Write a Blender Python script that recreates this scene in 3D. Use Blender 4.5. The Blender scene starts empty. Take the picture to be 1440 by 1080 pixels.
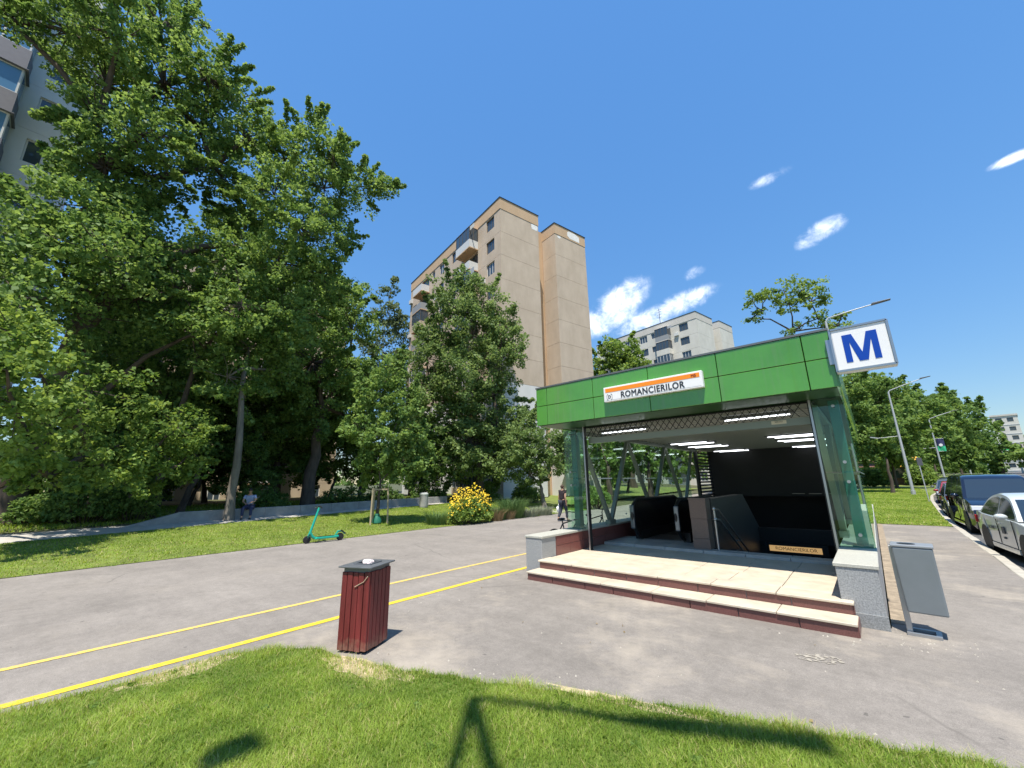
import bpy, bmesh, math, random
import numpy as np
from mathutils import Vector, Matrix, noise

S = bpy.context.scene
COL = S.collection
R = math.radians
PI = math.pi

# ------------------------------------------------------------------ camera
cam_d = bpy.data.cameras.new('camera'); cam = bpy.data.objects.new('camera', cam_d); COL.objects.link(cam)
yaw, pitch, roll = 0.71252, 0.243, -0.017978
f_ = Vector((-math.sin(yaw)*math.cos(pitch), math.cos(yaw)*math.cos(pitch), math.sin(pitch)))
r0 = Vector((math.cos(yaw), math.sin(yaw), 0)); u0 = r0.cross(f_)
r_ = math.cos(roll)*r0 + math.sin(roll)*u0
u_ = -math.sin(roll)*r0 + math.cos(roll)*u0
mw = Matrix((r_, u_, -f_)).transposed().to_4x4(); mw.translation = (0, 0, 1.85)
cam.matrix_world = mw
cam_d.sensor_width = 36; cam_d.lens = 36*563.588/1440
cam_d.clip_start = .05; cam_d.clip_end = 3000
S.camera = cam

# ------------------------------------------------------------------ light
SUN = Vector((.20, -.325, 1.0)).normalized()
sun_el = math.asin(SUN.z); sun_az = math.atan2(SUN.x, SUN.y)
W = bpy.data.worlds.new('World'); S.world = W; W.use_nodes = True
wn = W.node_tree; wl = wn.links; wn.nodes.clear()
def WN(t, **k):
    n = wn.nodes.new(t)
    for a, b in k.items(): setattr(n, a, b)
    return n
out = WN('ShaderNodeOutputWorld'); bg = WN('ShaderNodeBackground'); bg.inputs[1].default_value = .15
sky = WN('ShaderNodeTexSky', sky_type='NISHITA'); sky.sun_disc = False
sky.sun_elevation = sun_el; sky.sun_rotation = sun_az
sky.air_density = 1.0; sky.dust_density = .2; sky.ozone_density = 1.6; sky.altitude = 100
# fair-weather clouds: elongated wisps at given bearings of the sky dome
geo = WN('ShaderNodeTexCoord')
CLOUDS = [((-0.375, 0.831, 0.411), 2.61, 0.095, 0.05, 1.25), ((-0.417, 0.827, 0.377), 2.9, 0.11, 0.042, 1.2), ((-0.252, 0.886, 0.39), 2.9, 0.09, 0.03, 1.25), ((-0.217, 0.87, 0.443), 2.87, 0.03, 0.016, 0.8), ((-0.34, 0.869, 0.359), 2.84, 0.1, 0.035, 1.1), ((0.009, 0.892, 0.453), 2.85, 0.055, 0.024, 1.3), ((-0.053, 0.825, 0.562), 3.06, 0.048, 0.014, 0.75), ((0.238, 0.86, 0.451), 3.12, 0.032, 0.01, 1.3)]
nz = WN('ShaderNodeTexNoise'); nz.inputs['Scale'].default_value = 22; nz.inputs['Detail'].default_value = 9; nz.inputs['Roughness'].default_value = .66
nz.inputs['Distortion'].default_value = .35
wl.new(geo.outputs['Generated'], nz.inputs['Vector'])
acc = None
def WM(op, a, b=None):
    n = WN('ShaderNodeMath', operation=op)
    for i, v in enumerate((a, b)):
        if v is None: continue
        if isinstance(v, (int, float)): n.inputs[i].default_value = v
        else: wl.new(v, n.inputs[i])
    return n.outputs[0]
def WDot(v):
    n = WN('ShaderNodeVectorMath', operation='DOT_PRODUCT'); wl.new(geo.outputs['Generated'], n.inputs[0]); n.inputs[1].default_value = v
    return n.outputs['Value']
for (c, tilt, a, b, den) in CLOUDS:
    c = Vector(c).normalized(); h = Vector((0, 0, 1)).cross(c).normalized(); v = c.cross(h)
    e1 = h*math.cos(tilt) + v*math.sin(tilt); e2 = -h*math.sin(tilt) + v*math.cos(tilt)
    d1 = WM('DIVIDE', WDot(e1), a); d2 = WM('DIVIDE', WDot(e2), b)
    rr = WM('ADD', WM('MULTIPLY', d1, d1), WM('MULTIPLY', d2, d2))
    front = WM('GREATER_THAN', WDot(c), .3)
    m = WM('MULTIPLY', WM('MAXIMUM', WM('SUBTRACT', 1.0, rr), 0.0), front)
    m = WM('MULTIPLY', m, den)
    acc = m if acc is None else WM('MAXIMUM', acc, m)
cl = WM('ADD', acc, WM('MULTIPLY', WM('SUBTRACT', nz.outputs['Fac'], .51), 3.8))
cl = WM('MULTIPLY', cl, WM('GREATER_THAN', acc, .001))
ramp = WN('ShaderNodeMapRange', interpolation_type='SMOOTHSTEP'); wl.new(cl, ramp.inputs[0])
ramp.inputs[1].default_value = .05; ramp.inputs[2].default_value = 2.0
edge = WN('ShaderNodeMapRange', interpolation_type='SMOOTHSTEP'); wl.new(acc, edge.inputs[0]); edge.inputs[1].default_value = 0; edge.inputs[2].default_value = 1.0
fac = WM('MULTIPLY', ramp.outputs[0], edge.outputs[0])
hs = WN('ShaderNodeHueSaturation'); hs.inputs['Hue'].default_value = .498; hs.inputs['Saturation'].default_value = 1.24; hs.inputs['Value'].default_value = 1.0
bw = WN('ShaderNodeRGBToBW'); wl.new(sky.outputs[0], bw.inputs[0])          # softer rise of brightness towards the horizon
sc = WN('ShaderNodeVectorMath', operation='SCALE'); wl.new(sky.outputs[0], sc.inputs[0]); wl.new(WM('POWER', WM('DIVIDE', bw.outputs[0], 1.55), -.55), sc.inputs['Scale'])
wl.new(sc.outputs[0], hs.inputs['Color'])
mx = WN('ShaderNodeMixRGB'); mx.inputs[2].default_value = (6.6, 6.9, 7.4, 1)
wl.new(fac, mx.inputs[0]); wl.new(hs.outputs[0], mx.inputs[1]); wl.new(mx.outputs[0], bg.inputs[0])
wl.new(bg.outputs[0], out.inputs[0])

sl = bpy.data.lights.new('sun', 'SUN'); sl.energy = 4.4; sl.angle = R(.53); sl.color = (1, .935, .83)
so = bpy.data.objects.new('sun', sl); COL.objects.link(so); so.location = (30, -60, 80)
so.rotation_euler = (-SUN).to_track_quat('-Z', 'Y').to_euler()

S.view_settings.view_transform = 'Standard'; S.view_settings.look = 'None'
S.view_settings.gamma = 1; S.view_settings.use_curve_mapping = False
S.view_settings.exposure = .8
S.render.engine = 'CYCLES'
S.cycles.max_bounces = 8; S.cycles.transparent_max_bounces = 16
S.cycles.sample_clamp_indirect = 6

# ------------------------------------------------------------------ materials
MATS = {}
def mat(name, col, rough=.6, metal=0., var=0., scale=4., bump=0., bscale=60., coat=0., spec=.5, col2=None, stretch=None, detail=4):
    if name in MATS: return MATS[name]
    m = bpy.data.materials.new(name); m.use_nodes = True; nt = m.node_tree; N = nt.nodes; L = nt.links
    p = N['Principled BSDF']; p.inputs['Roughness'].default_value = rough; p.inputs['Metallic'].default_value = metal
    p.inputs['Coat Weight'].default_value = coat; p.inputs['Coat Roughness'].default_value = .04
    p.inputs['Specular IOR Level'].default_value = spec
    c = (*col, 1); p.inputs['Base Color'].default_value = c
    if var or bump:
        tc = N.new('ShaderNodeTexCoord'); src = tc.outputs['Object']
        if stretch:
            mp = N.new('ShaderNodeMapping'); mp.inputs['Scale'].default_value = stretch; L.new(src, mp.inputs[0]); src = mp.outputs[0]
    if var:
        n = N.new('ShaderNodeTexNoise'); n.inputs['Scale'].default_value = scale; n.inputs['Detail'].default_value = detail; n.inputs['Roughness'].default_value = .65
        L.new(src, n.inputs['Vector'])
        r = N.new('ShaderNodeValToRGB'); r.color_ramp.elements[0].position = .3; r.color_ramp.elements[1].position = .7
        c2 = col2 or tuple(min(1, x*(1+var)) for x in col); c1 = tuple(x*(1-var) for x in col) if not col2 else col
        r.color_ramp.elements[0].color = (*c1, 1); r.color_ramp.elements[1].color = (*c2, 1)
        L.new(n.outputs['Fac'], r.inputs[0]); L.new(r.outputs[0], p.inputs['Base Color'])
        rr = N.new('ShaderNodeMapRange'); rr.inputs[3].default_value = max(.02, rough-.1); rr.inputs[4].default_value = min(1, rough+.1)
        L.new(n.outputs['Fac'], rr.inputs[0]); L.new(rr.outputs[0], p.inputs['Roughness'])
    if bump:
        b = N.new('ShaderNodeBump'); b.inputs['Strength'].default_value = bump; b.inputs['Distance'].default_value = .01
        n2 = N.new('ShaderNodeTexNoise'); n2.inputs['Scale'].default_value = bscale; n2.inputs['Detail'].default_value = 5
        L.new(src, n2.inputs['Vector']); L.new(n2.outputs['Fac'], b.inputs['Height']); L.new(b.outputs[0], p.inputs['Normal'])
    MATS[name] = m; return m
def emit(name, col, st):
    if name in MATS: return MATS[name]
    m = mat(name, col, .4); p = m.node_tree.nodes['Principled BSDF']
    p.inputs['Emission Color'].default_value = (*col, 1); p.inputs['Emission Strength'].default_value = st
    return m
def glass(name, tint, refl=1.0):
    m = bpy.data.materials.new(name); m.use_nodes = True; nt = m.node_tree; N = nt.nodes; L = nt.links; N.clear()
    o = N.new('ShaderNodeOutputMaterial'); t = N.new('ShaderNodeBsdfTransparent'); t.inputs[0].default_value = (*tint, 1)
    g = N.new('ShaderNodeBsdfGlossy'); g.inputs['Roughness'].default_value = .02; g.inputs[0].default_value = (.9, 1, .95, 1)
    fr = N.new('ShaderNodeLayerWeight'); fr.inputs['Blend'].default_value = .5
    p5 = N.new('ShaderNodeMath'); p5.operation = 'POWER'; p5.inputs[1].default_value = 5; L.new(fr.outputs['Facing'], p5.inputs[0])
    k = N.new('ShaderNodeMath'); k.operation = 'MULTIPLY_ADD'; k.inputs[1].default_value = .9*refl; k.inputs[2].default_value = .035*refl; L.new(p5.outputs[0], k.inputs[0])
    x = N.new('ShaderNodeMixShader'); L.new(k.outputs[0], x.inputs[0]); L.new(t.outputs[0], x.inputs[1]); L.new(g.outputs[0], x.inputs[2]); L.new(x.outputs[0], o.inputs[0])
    MATS[name] = m; return m
def leafmat(name, dark, light, dry=None, trans=.46, rough=.55):
    m = bpy.data.materials.new(name); m.use_nodes = True; nt = m.node_tree; N = nt.nodes; L = nt.links; N.clear()
    o = N.new('ShaderNodeOutputMaterial'); a = N.new('ShaderNodeAttribute'); a.attribute_name = 'tint'
    r = N.new('ShaderNodeValToRGB'); e = r.color_ramp.elements; e[0].position = 0; e[0].color = (*dark, 1); e[1].position = .8 if dry else 1; e[1].color = (*light, 1)
    if dry:
        q = e.new(1.0); q.color = (*dry, 1)
    L.new(a.outputs['Fac'], r.inputs[0])
    p = N.new('ShaderNodeBsdfPrincipled'); p.inputs['Roughness'].default_value = rough; p.inputs['Specular IOR Level'].default_value = .18; L.new(r.outputs[0], p.inputs['Base Color'])
    t = N.new('ShaderNodeBsdfTranslucent'); hs = N.new('ShaderNodeHueSaturation'); hs.inputs['Hue'].default_value = .48; hs.inputs['Saturation'].default_value = 1.1; hs.inputs['Value'].default_value = 1.3
    L.new(r.outputs[0], hs.inputs['Color']); L.new(hs.outputs[0], t.inputs[0])
    x = N.new('ShaderNodeMixShader'); x.inputs[0].default_value = trans; L.new(p.outputs[0], x.inputs[1]); L.new(t.outputs[0], x.inputs[2]); L.new(x.outputs[0], o.inputs[0])
    MATS[name] = m; return m

# ------------------------------------------------------------------ mesh helpers
class MB:
    def __init__(s): s.v = []; s.f = []; s.sm = False
    def add(s, vs, fs):
        o = len(s.v); s.v += [tuple(v) for v in vs]; s.f += [tuple(i+o for i in f) for f in fs]; return s
    def box(s, x0, x1, y0, y1, z0, z1):
        return s.add([(x0,y0,z0),(x1,y0,z0),(x1,y1,z0),(x0,y1,z0),(x0,y0,z1),(x1,y0,z1),(x1,y1,z1),(x0,y1,z1)],
                     [(0,3,2,1),(4,5,6,7),(0,1,5,4),(1,2,6,5),(2,3,7,6),(3,0,4,7)])
    def bar(s, a, b, w, h=None, up=(0,0,1)):
        a, b = Vector(a), Vector(b); d = (b-a).normalized(); up = Vector(up)
        if abs(d.dot(up)) > .99: up = Vector((1,0,0))
        x = d.cross(up).normalized(); y = x.cross(d); h = h or w; vs = []
        for p in (a, b):
            for i, j in ((-1,-1),(1,-1),(1,1),(-1,1)): vs.append(p + x*i*w/2 + y*j*h/2)
        return s.add(vs, [(0,1,2,3),(7,6,5,4),(0,4,5,1),(1,5,6,2),(2,6,7,3),(3,7,4,0)])
    def tube(s, pts, rad, n=8, caps=True):
        pts = [Vector(p) for p in pts]
        if not hasattr(rad, '__len__'): rad = [rad]*len(pts)
        o = len(s.v); x = None
        for i, p in enumerate(pts):
            d = (pts[min(i+1, len(pts)-1)] - pts[max(i-1, 0)]).normalized()
            if x is None:
                x = d.orthogonal().normalized()
            else:
                x = (x - d*x.dot(d)); x = x.normalized() if x.length > 1e-6 else d.orthogonal().normalized()
            y = d.cross(x)
            for k in range(n):
                a = 2*PI*k/n; s.v.append(tuple(p + (x*math.cos(a) + y*math.sin(a))*rad[i]))
        for i in range(len(pts)-1):
            for k in range(n):
                a = o+i*n+k; b = o+i*n+(k+1) % n; s.f.append((a, b, b+n, a+n))
        if caps:
            s.f.append(tuple(o+n-1-k for k in range(n))); e = o+(len(pts)-1)*n; s.f.append(tuple(e+k for k in range(n)))
        return s
    def lathe(s, prof, c=(0,0,0), axis='Z', n=16):
        o = len(s.v); c = Vector(c)
        for r, h in prof:
            for k in range(n):
                a = 2*PI*k/n; q = (r*math.cos(a), r*math.sin(a), h)
                if axis == 'X': q = (q[2], q[0], q[1])
                elif axis == 'Y': q = (q[1], q[2], q[0])
                s.v.append(tuple(c + Vector(q)))
        for i in range(len(prof)-1):
            for k in range(n):
                a = o+i*n+k; b = o+i*n+(k+1) % n; s.f.append((a, b, b+n, a+n))
        s.f.append(tuple(o+n-1-k for k in range(n))); e = o+(len(prof)-1)*n; s.f.append(tuple(e+k for k in range(n)))
        return s
    def prism(s, poly, a, b, plane='YZ'):
        """extrude a 2-D outline between a and b along the missing axis"""
        def P(u, v, w): return (w, u, v) if plane == 'YZ' else ((u, w, v) if plane == 'XZ' else (u, v, w))
        n = len(poly); vs = [P(u, v, a) for u, v in poly] + [P(u, v, b) for u, v in poly]
        return s.add(vs, [tuple(range(n-1, -1, -1)), tuple(range(n, 2*n))] + [(i, (i+1) % n, (i+1) % n+n, i+n) for i in range(n)])
    def ball(s, c, r, n=10, m=6, sc=(1,1,1)):
        o = len(s.v); c = Vector(c)
        for i in range(m+1):
            t = PI*i/m
            for k in range(n):
                a = 2*PI*k/n; s.v.append((c.x+r*sc[0]*math.sin(t)*math.cos(a), c.y+r*sc[1]*math.sin(t)*math.sin(a), c.z+r*sc[2]*math.cos(t)))
        for i in range(m):
            for k in range(n):
                a = o+i*n+k; b = o+i*n+(k+1) % n; s.f.append((a, a+n, b+n, b))
        return s
    def mesh(s, name, smooth=False):
        me = bpy.data.meshes.new(name); me.from_pydata(s.v, [], s.f)
        bm = bmesh.new(); bm.from_mesh(me); bmesh.ops.recalc_face_normals(bm, faces=bm.faces); bm.to_mesh(me); bm.free()
        if smooth:
            me.polygons.foreach_set('use_smooth', [True]*len(me.polygons))
        return me
    def build(s, name, m, parent=None, smooth=False, bevel=0, seg=2, loc=None):
        return obj(name, s.mesh(name, smooth), m, parent, bevel, seg, loc, smooth)
def obj(name, me, m, parent=None, bevel=0, seg=2, loc=None, smooth=False):
    o = bpy.data.objects.new(name, me); COL.objects.link(o)
    if m is not None and len(me.materials) == 0: me.materials.append(m)
    if parent: o.parent = parent
    if loc: o.location = loc
    if bevel:
        b = o.modifiers.new('bevel', 'BEVEL'); b.width = bevel; b.segments = seg; b.limit_method = 'ANGLE'; b.angle_limit = R(35)
        b.harden_normals = False
    if smooth and bevel == 0:
        try: me.shade_smooth(); me.set_sharp_from_angle(angle=R(40))
        except Exception: pass
    return o
def thing(name, label, cat, loc=(0,0,0), rz=0, group=None):
    o = bpy.data.objects.new(name, None); COL.objects.link(o); o.empty_display_size = .3
    o.location = loc; o.rotation_euler = (0, 0, rz); return tag(o, label, cat, group)
def tag(o, label, cat, group=None):
    o['label'] = label; o['category'] = cat
    if group: o['group'] = group
    return o
def struct(o): o['kind'] = 'structure'; return o
def stuff(o): o['kind'] = 'stuff'; return o
def dup(o, parent=None):
    c = o.copy(); COL.objects.link(c); c.parent = parent
    for ch in list(o.children): dup(ch, c)
    return c
def text_mesh(name, body, size, m, parent=None, loc=(0,0,0), rot=(R(90),0,0), bold=0., sx=1., depth=.004, align='CENTER', sp=1., wt=0):
    cu = bpy.data.curves.new(name, 'FONT'); cu.body = body; cu.size = size; cu.extrude = depth; cu.offset = bold
    cu.align_x = align; cu.align_y = 'CENTER'; cu.space_character = sp; cu.resolution_u = 4
    t = bpy.data.objects.new(name+'_tmp', cu); COL.objects.link(t)
    dg = bpy.context.evaluated_depsgraph_get(); dg.update()
    me = bpy.data.meshes.new_from_object(t.evaluated_get(dg)); bpy.data.objects.remove(t); bpy.data.curves.remove(cu)
    me.name = name; me.transform(Matrix.Diagonal((sx, 1, 1, 1)))
    if wt:                                   # a bolder cut: the outline repeated a hair apart
        bm = bmesh.new()
        for i, (dx, dy) in enumerate(((0, 0), (wt, 0), (-wt, 0), (0, wt*.7), (0, -wt*.7))):
            c = me.copy(); c.transform(Matrix.Translation((dx, dy, -.0003*i))); bm.from_mesh(c); bpy.data.meshes.remove(c)
        bm.to_mesh(me); bm.free()
    me.materials.clear()
    o = obj(name, me, m, parent); o.location = loc; o.rotation_euler = rot; return o
def npmesh(name, V, F, tint=None):
    """fast mesh from arrays: F is (n, k)"""
    me = bpy.data.meshes.new(name); n, k = F.shape
    me.vertices.add(len(V)); me.vertices.foreach_set('co', V.astype(np.float32).ravel())
    me.loops.add(n*k); me.loops.foreach_set('vertex_index', F.astype(np.int32).ravel())
    me.polygons.add(n); me.polygons.foreach_set('loop_start', np.arange(0, n*k, k, dtype=np.int32))
    try: me.polygons.foreach_set('loop_total', np.full(n, k, dtype=np.int32))
    except Exception: pass
    if tint is not None:
        at = me.attributes.new('tint', 'FLOAT', 'FACE'); at.data.foreach_set('value', tint.astype(np.float32))
    me.update(calc_edges=True); me.validate(); return me
def terr(x, y):
    return min(max(.05*(-15-x), 0), .9) + min(max(.0175*(y-28), 0), 2.6)
# ================================================================== THE GROUND
def asphalt(name, col, crack=.5, dust=.0, seed=0):
    m = bpy.data.materials.new(name); m.use_nodes = True; nt = m.node_tree; N = nt.nodes; L = nt.links; p = N['Principled BSDF']
    tc = N.new('ShaderNodeTexCoord'); mp = N.new('ShaderNodeMapping'); mp.inputs['Location'].default_value = (seed, seed*.7, 0); L.new(tc.outputs['Object'], mp.inputs[0])
    def noise_(sc, det=4, ro=.6, st=None):
        n = N.new('ShaderNodeTexNoise'); n.inputs['Scale'].default_value = sc; n.inputs['Detail'].default_value = det; n.inputs['Roughness'].default_value = ro
        s = mp.outputs[0]
        if st:
            q = N.new('ShaderNodeMapping'); q.inputs['Scale'].default_value = st; L.new(s, q.inputs[0]); s = q.outputs[0]
        L.new(s, n.inputs['Vector']); return n.outputs['Fac']
    def mr(x, a, b, c, d):
        n = N.new('ShaderNodeMapRange'); L.new(x, n.inputs[0])
        for i, v in enumerate((a, b, c, d)): n.inputs[i+1].default_value = v
        return n.outputs[0]
    def mul(a, b):
        n = N.new('ShaderNodeMath'); n.operation = 'MULTIPLY'; L.new(a, n.inputs[0])
        if isinstance(b, float): n.inputs[1].default_value = b
        else: L.new(b, n.inputs[1])
        return n.outputs[0]
    def mixc(f, a, b):
        n = N.new('ShaderNodeMixRGB'); L.new(f, n.inputs[0])
        for i, v in ((1, a), (2, b)):
            if isinstance(v, tuple): n.inputs[i].default_value = (*v, 1)
            else: L.new(v, n.inputs[i])
        return n.outputs[0]
    v = mr(noise_(.35, 6, .7), .3, .7, .82, 1.15)
    v = mul(v, mr(noise_(2.2, 5, .7, (1, .35, 1)), .3, .7, .92, 1.07))
    v = mul(v, mr(noise_(9, 5, .75), .3, .7, .86, 1.12))
    v = mul(v, mr(noise_(1.1, 7, .75, (.5, 1.6, 1)), .35, .65, .90, 1.06))
    v = mul(v, mr(noise_(150, 2, .8), .3, .7, .66, 1.36)); v = mul(v, mr(noise_(48, 3, .8), .3, .7, .84, 1.16))
    base = N.new('ShaderNodeMixRGB'); base.blend_type = 'MULTIPLY'; base.inputs[0].default_value = 1; base.inputs[1].default_value = (*col, 1); L.new(v, base.inputs[2])
    c = base.outputs[0]
    if dust:
        c = mixc(mul(mr(noise_(.55, 6, .68), .52, .68, 0, 1), dust), c, (.42, .37, .30))
    if crack:
        vo = N.new('ShaderNodeTexVoronoi'); vo.feature = 'DISTANCE_TO_EDGE'; vo.inputs['Scale'].default_value = .22
        dn = N.new('ShaderNodeTexNoise'); dn.inputs['Scale'].default_value = 1.3; dn.inputs['Detail'].default_value = 6; L.new(mp.outputs[0], dn.inputs['Vector'])
        ad = N.new('ShaderNodeMixRGB'); ad.inputs[0].default_value = .22; L.new(mp.outputs[0], ad.inputs[1]); L.new(dn.outputs['Color'], ad.inputs[2]); L.new(ad.outputs[0], vo.inputs['Vector'])
        k = mr(vo.outputs['Distance'], .0, .005, 1, 0)
        k = mul(mul(k, mr(noise_(.5, 3), .42, .56, 0, 1)), crack)
        c = mixc(k, c, (.06, .055, .05))
    # dark flecks of litter and gum
    g = mul(mr(noise_(6.5, 2, .5), .735, .75, 0, 1), .5); c = mixc(g, c, (.05, .048, .045))
    L.new(c, p.inputs['Base Color']); p.inputs['Roughness'].default_value = .85; p.inputs['Specular IOR Level'].default_value = .3
    b = N.new('ShaderNodeBump'); b.inputs['Strength'].default_value = .35; b.inputs['Distance'].default_value = .006; L.new(noise_(120, 3, .7), b.inputs['Height']); L.new(b.outputs[0], p.inputs['Normal'])
    MATS[name] = m; return m
A_PATH = asphalt('path_asphalt', (.236, .215, .193), .4, .12, 3)
A_PAVE = asphalt('pavement_asphalt', (.226, .206, .184), .5, .6, 0)
A_ROAD = asphalt('road_asphalt', (.11, .108, .105), .4, 0, 9)
SOIL = mat('soil', (.07, .075, .03), .95, var=.5, scale=2.5, bump=.6, bscale=30)
LAWN = mat('lawn_turf', (.13, .165, .03), .9, var=.45, scale=1.4, bump=.8, bscale=50)
EARTH2 = mat('straw_earth', (.42, .34, .22), .95, var=.35, scale=14, bump=.6, bscale=90)
EARTH = mat('dry_earth', (.26, .21, .15), .95, var=.35, scale=6, bump=.5, bscale=80)
CONC = mat('pale_concrete', (.42, .40, .36), .85, var=.18, scale=1.5, bump=.25, bscale=70)
CONC_G = mat('grey_concrete', (.30, .30, .29), .85, var=.2, scale=2, bump=.25, bscale=60)

def sheet(name, x0, x1, y0, y1, dz, m, nx=None, ny=None, edge=0., parent=None):
    """ground sheet draped on the terrain; wavy edge if asked"""
    nx = nx or max(1, int((x1-x0)/2.5)); ny = ny or max(1, int((y1-y0)/2.5)); vs = []; fs = []
    for j in range(ny+1):
        for i in range(nx+1):
            y = y0+(y1-y0)*j/ny
            a = x0(y) if callable(x0) else x0; b = x1(y) if callable(x1) else x1
            x = a+(b-a)*i/nx
            vs.append((x, y, terr(x, y)+dz))
    for j in range(ny):
        for i in range(nx):
            a = j*(nx+1)+i; fs.append((a, a+1, a+nx+2, a+nx+1))
    o = MB().add(vs, fs).build(name, m, parent); struct(o); return o
def kerb_x(y):
    P = [(-60,1.75),(12,1.78),(18,1.9),(24,2.05),(30,2.3),(40,2.8),(47,3.35),(56,4.7),(75,8.1),(107,14.6),(150,23.5),(400,80)]
    for (a, b), (c, d) in zip(P, P[1:]):
        if y <= c: return b+(d-b)*(y-a)/(c-a)
    return P[-1][1]
# base terrain: four big sheets round the stairwell of the metro entrance
HX0, HX1, HY0, HY1 = -5.2, -.5, 9.4, 23.2
def terrain_piece(name, xs, ys):
    vs = []; fs = []; nx = len(xs)
    for y in ys:
        for x in xs: vs.append((x, y, terr(x, y)-.16))
    for j in range(len(ys)-1):
        for i in range(nx-1):
            if HX0-.01 <= xs[i] and xs[i+1] <= HX1+.01 and HY0-.01 <= ys[j] and ys[j+1] <= HY1+.01: continue
            a = j*nx+i; fs.append((a, a+1, a+nx+1, a+nx))
    struct(MB().add(vs, fs).build(name, SOIL))
terrain_piece('ground', [-900,-300,-120,-60,-45,-33,-25,-15,HX0,HX1,20,60,150,400,900],
              [-300,-100,-40,-10,0,HY0,HY1,28,60,110,176,300,600,1200])
sheet('path', -14.85, -6.05, -40, 90, 0, A_PATH)
# pavement pieces round the entrance
sheet('pavement', -6.05, lambda y: kerb_x(y), -40, 7.35, .0, A_PAVE, nx=4)
sheet('pavement', -6.05, -5.9, 7.35, 23, .0, A_PAVE, nx=1)
sheet('pavement', -.12, lambda y: kerb_x(y), 7.35, 22.6, .0, A_PAVE, nx=2)
sheet('pavement', -6.05, -1.2, 23.4, 90, .0, A_PAVE, nx=2)
sheet('soil_strip', -.12, .03, 7.6, 22.6, .006, EARTH, nx=1)
sheet('verge', -1.2, lambda y: kerb_x(y)-.0, 22.6, 150, .012, LAWN, nx=3)
sheet('lawn', lambda y: -20.9-.17*max(min(y, 22), -2), -14.85, -40, 26, .012, LAWN, nx=3)
sheet('lawn', -36, -18, 26, 60, .012, LAWN, nx=4)
sheet('walkway', lambda y: -23.2-.09*max(min(y, 22), -2), lambda y: -20.9-.17*max(min(y, 22), -2), -40, 26, .016, CONC, nx=2)
sheet('lawn', -60, lambda y: -23.2-.09*max(min(y, 22), -2), -40, 26, .008, SOIL, nx=6)
sheet('side_path', -16.5, -14.85, 21.5, 23.5, .02, CONC, nx=1)
sheet('road', lambda y: kerb_x(y), lambda y: kerb_x(y)+13, -60, 300, -.11, A_ROAD, nx=2, ny=90)
sheet('far_pavement', lambda y: kerb_x(y)+13, lambda y: kerb_x(y)+20, -60, 300, .0, A_PAVE, nx=2, ny=60)
sheet('far_lawn', lambda y: kerb_x(y)+20, lambda y: kerb_x(y)+60, -60, 300, .0, LAWN, nx=3, ny=60)

# yellow cycle-lane lines, slightly worn
YEL = mat('yellow_paint', (.74, .54, .035), .7, var=.0)
def paint(name, col, wear):
    m = mat(name, col, .75); nt = m.node_tree; N = nt.nodes; L = nt.links; p = N['Principled BSDF']
    tc = N.new('ShaderNodeTexCoord'); n = N.new('ShaderNodeTexNoise'); n.inputs['Scale'].default_value = 14; n.inputs['Detail'].default_value = 8; n.inputs['Roughness'].default_value = .8; L.new(tc.outputs['Object'], n.inputs['Vector'])
    r = N.new('ShaderNodeValToRGB'); r.color_ramp.elements[0].position = wear; r.color_ramp.elements[0].color = (.34, .30, .22, 1); r.color_ramp.elements[1].position = wear+.08; r.color_ramp.elements[1].color = (*col, 1)
    L.new(n.outputs['Fac'], r.inputs[0]); L.new(r.outputs[0], p.inputs['Base Color']); return m
PY1 = paint('lane_yellow', (.64, .455, .03), .37); PY2 = paint('lane_yellow_worn', (.66, .47, .10), .41)
def strip(name, pts, w, m, dz=.005):
    vs = []; fs = []
    for k, (x, y) in enumerate(pts):
        vs += [(x-w/2, y, terr(x, y)+dz), (x+w/2, y, terr(x, y)+dz)]
        if k: a = 2*k-2; fs.append((a, a+1, a+3, a+2))
    return struct(MB().add(vs, fs).build(name, m))
strip('lane_line', [(-6.17+.012*math.sin(y*.9)-.015*y*.3, y) for y in np.arange(-20, 60, 1.)], .125, PY1)
strip('lane_line', [(-7.38+.014*math.sin(y*.7)+.01*y*.6*.3, y) for y in np.arange(-20, 60, 1.)], .105, PY2)

# kerb along the street: separate pale stones
KST = mat('kerb_stone_pale', (.40, .375, .32), .85, var=.22, scale=3, bump=.3, bscale=50)
kb = struct(strip('kerb', [(kerb_x(y)+.07, y) for y in np.arange(-20, 140, 2.)], .12, CONC_G, -.08))
rnd = random.Random(5); y = -6.
while y < 70:
    L_ = 1.0
    a = kerb_x(y); b = kerb_x(y+L_); tx, ty = b-a, L_; ln = math.hypot(tx, ty)
    m = MB().box(-.01, .17, .006, L_-.012, -.2, .0)
    o = m.build('kerb_stone', KST, kb, bevel=.012, seg=1); o.location = (a+.0+rnd.uniform(-.008, .008), y, terr(a, y)+.012+rnd.uniform(-.006, .006)); o.rotation_euler = (0, 0, -math.atan2(tx, ty)+rnd.uniform(-.012, .012))
    y += L_*(ty/ln)

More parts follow.
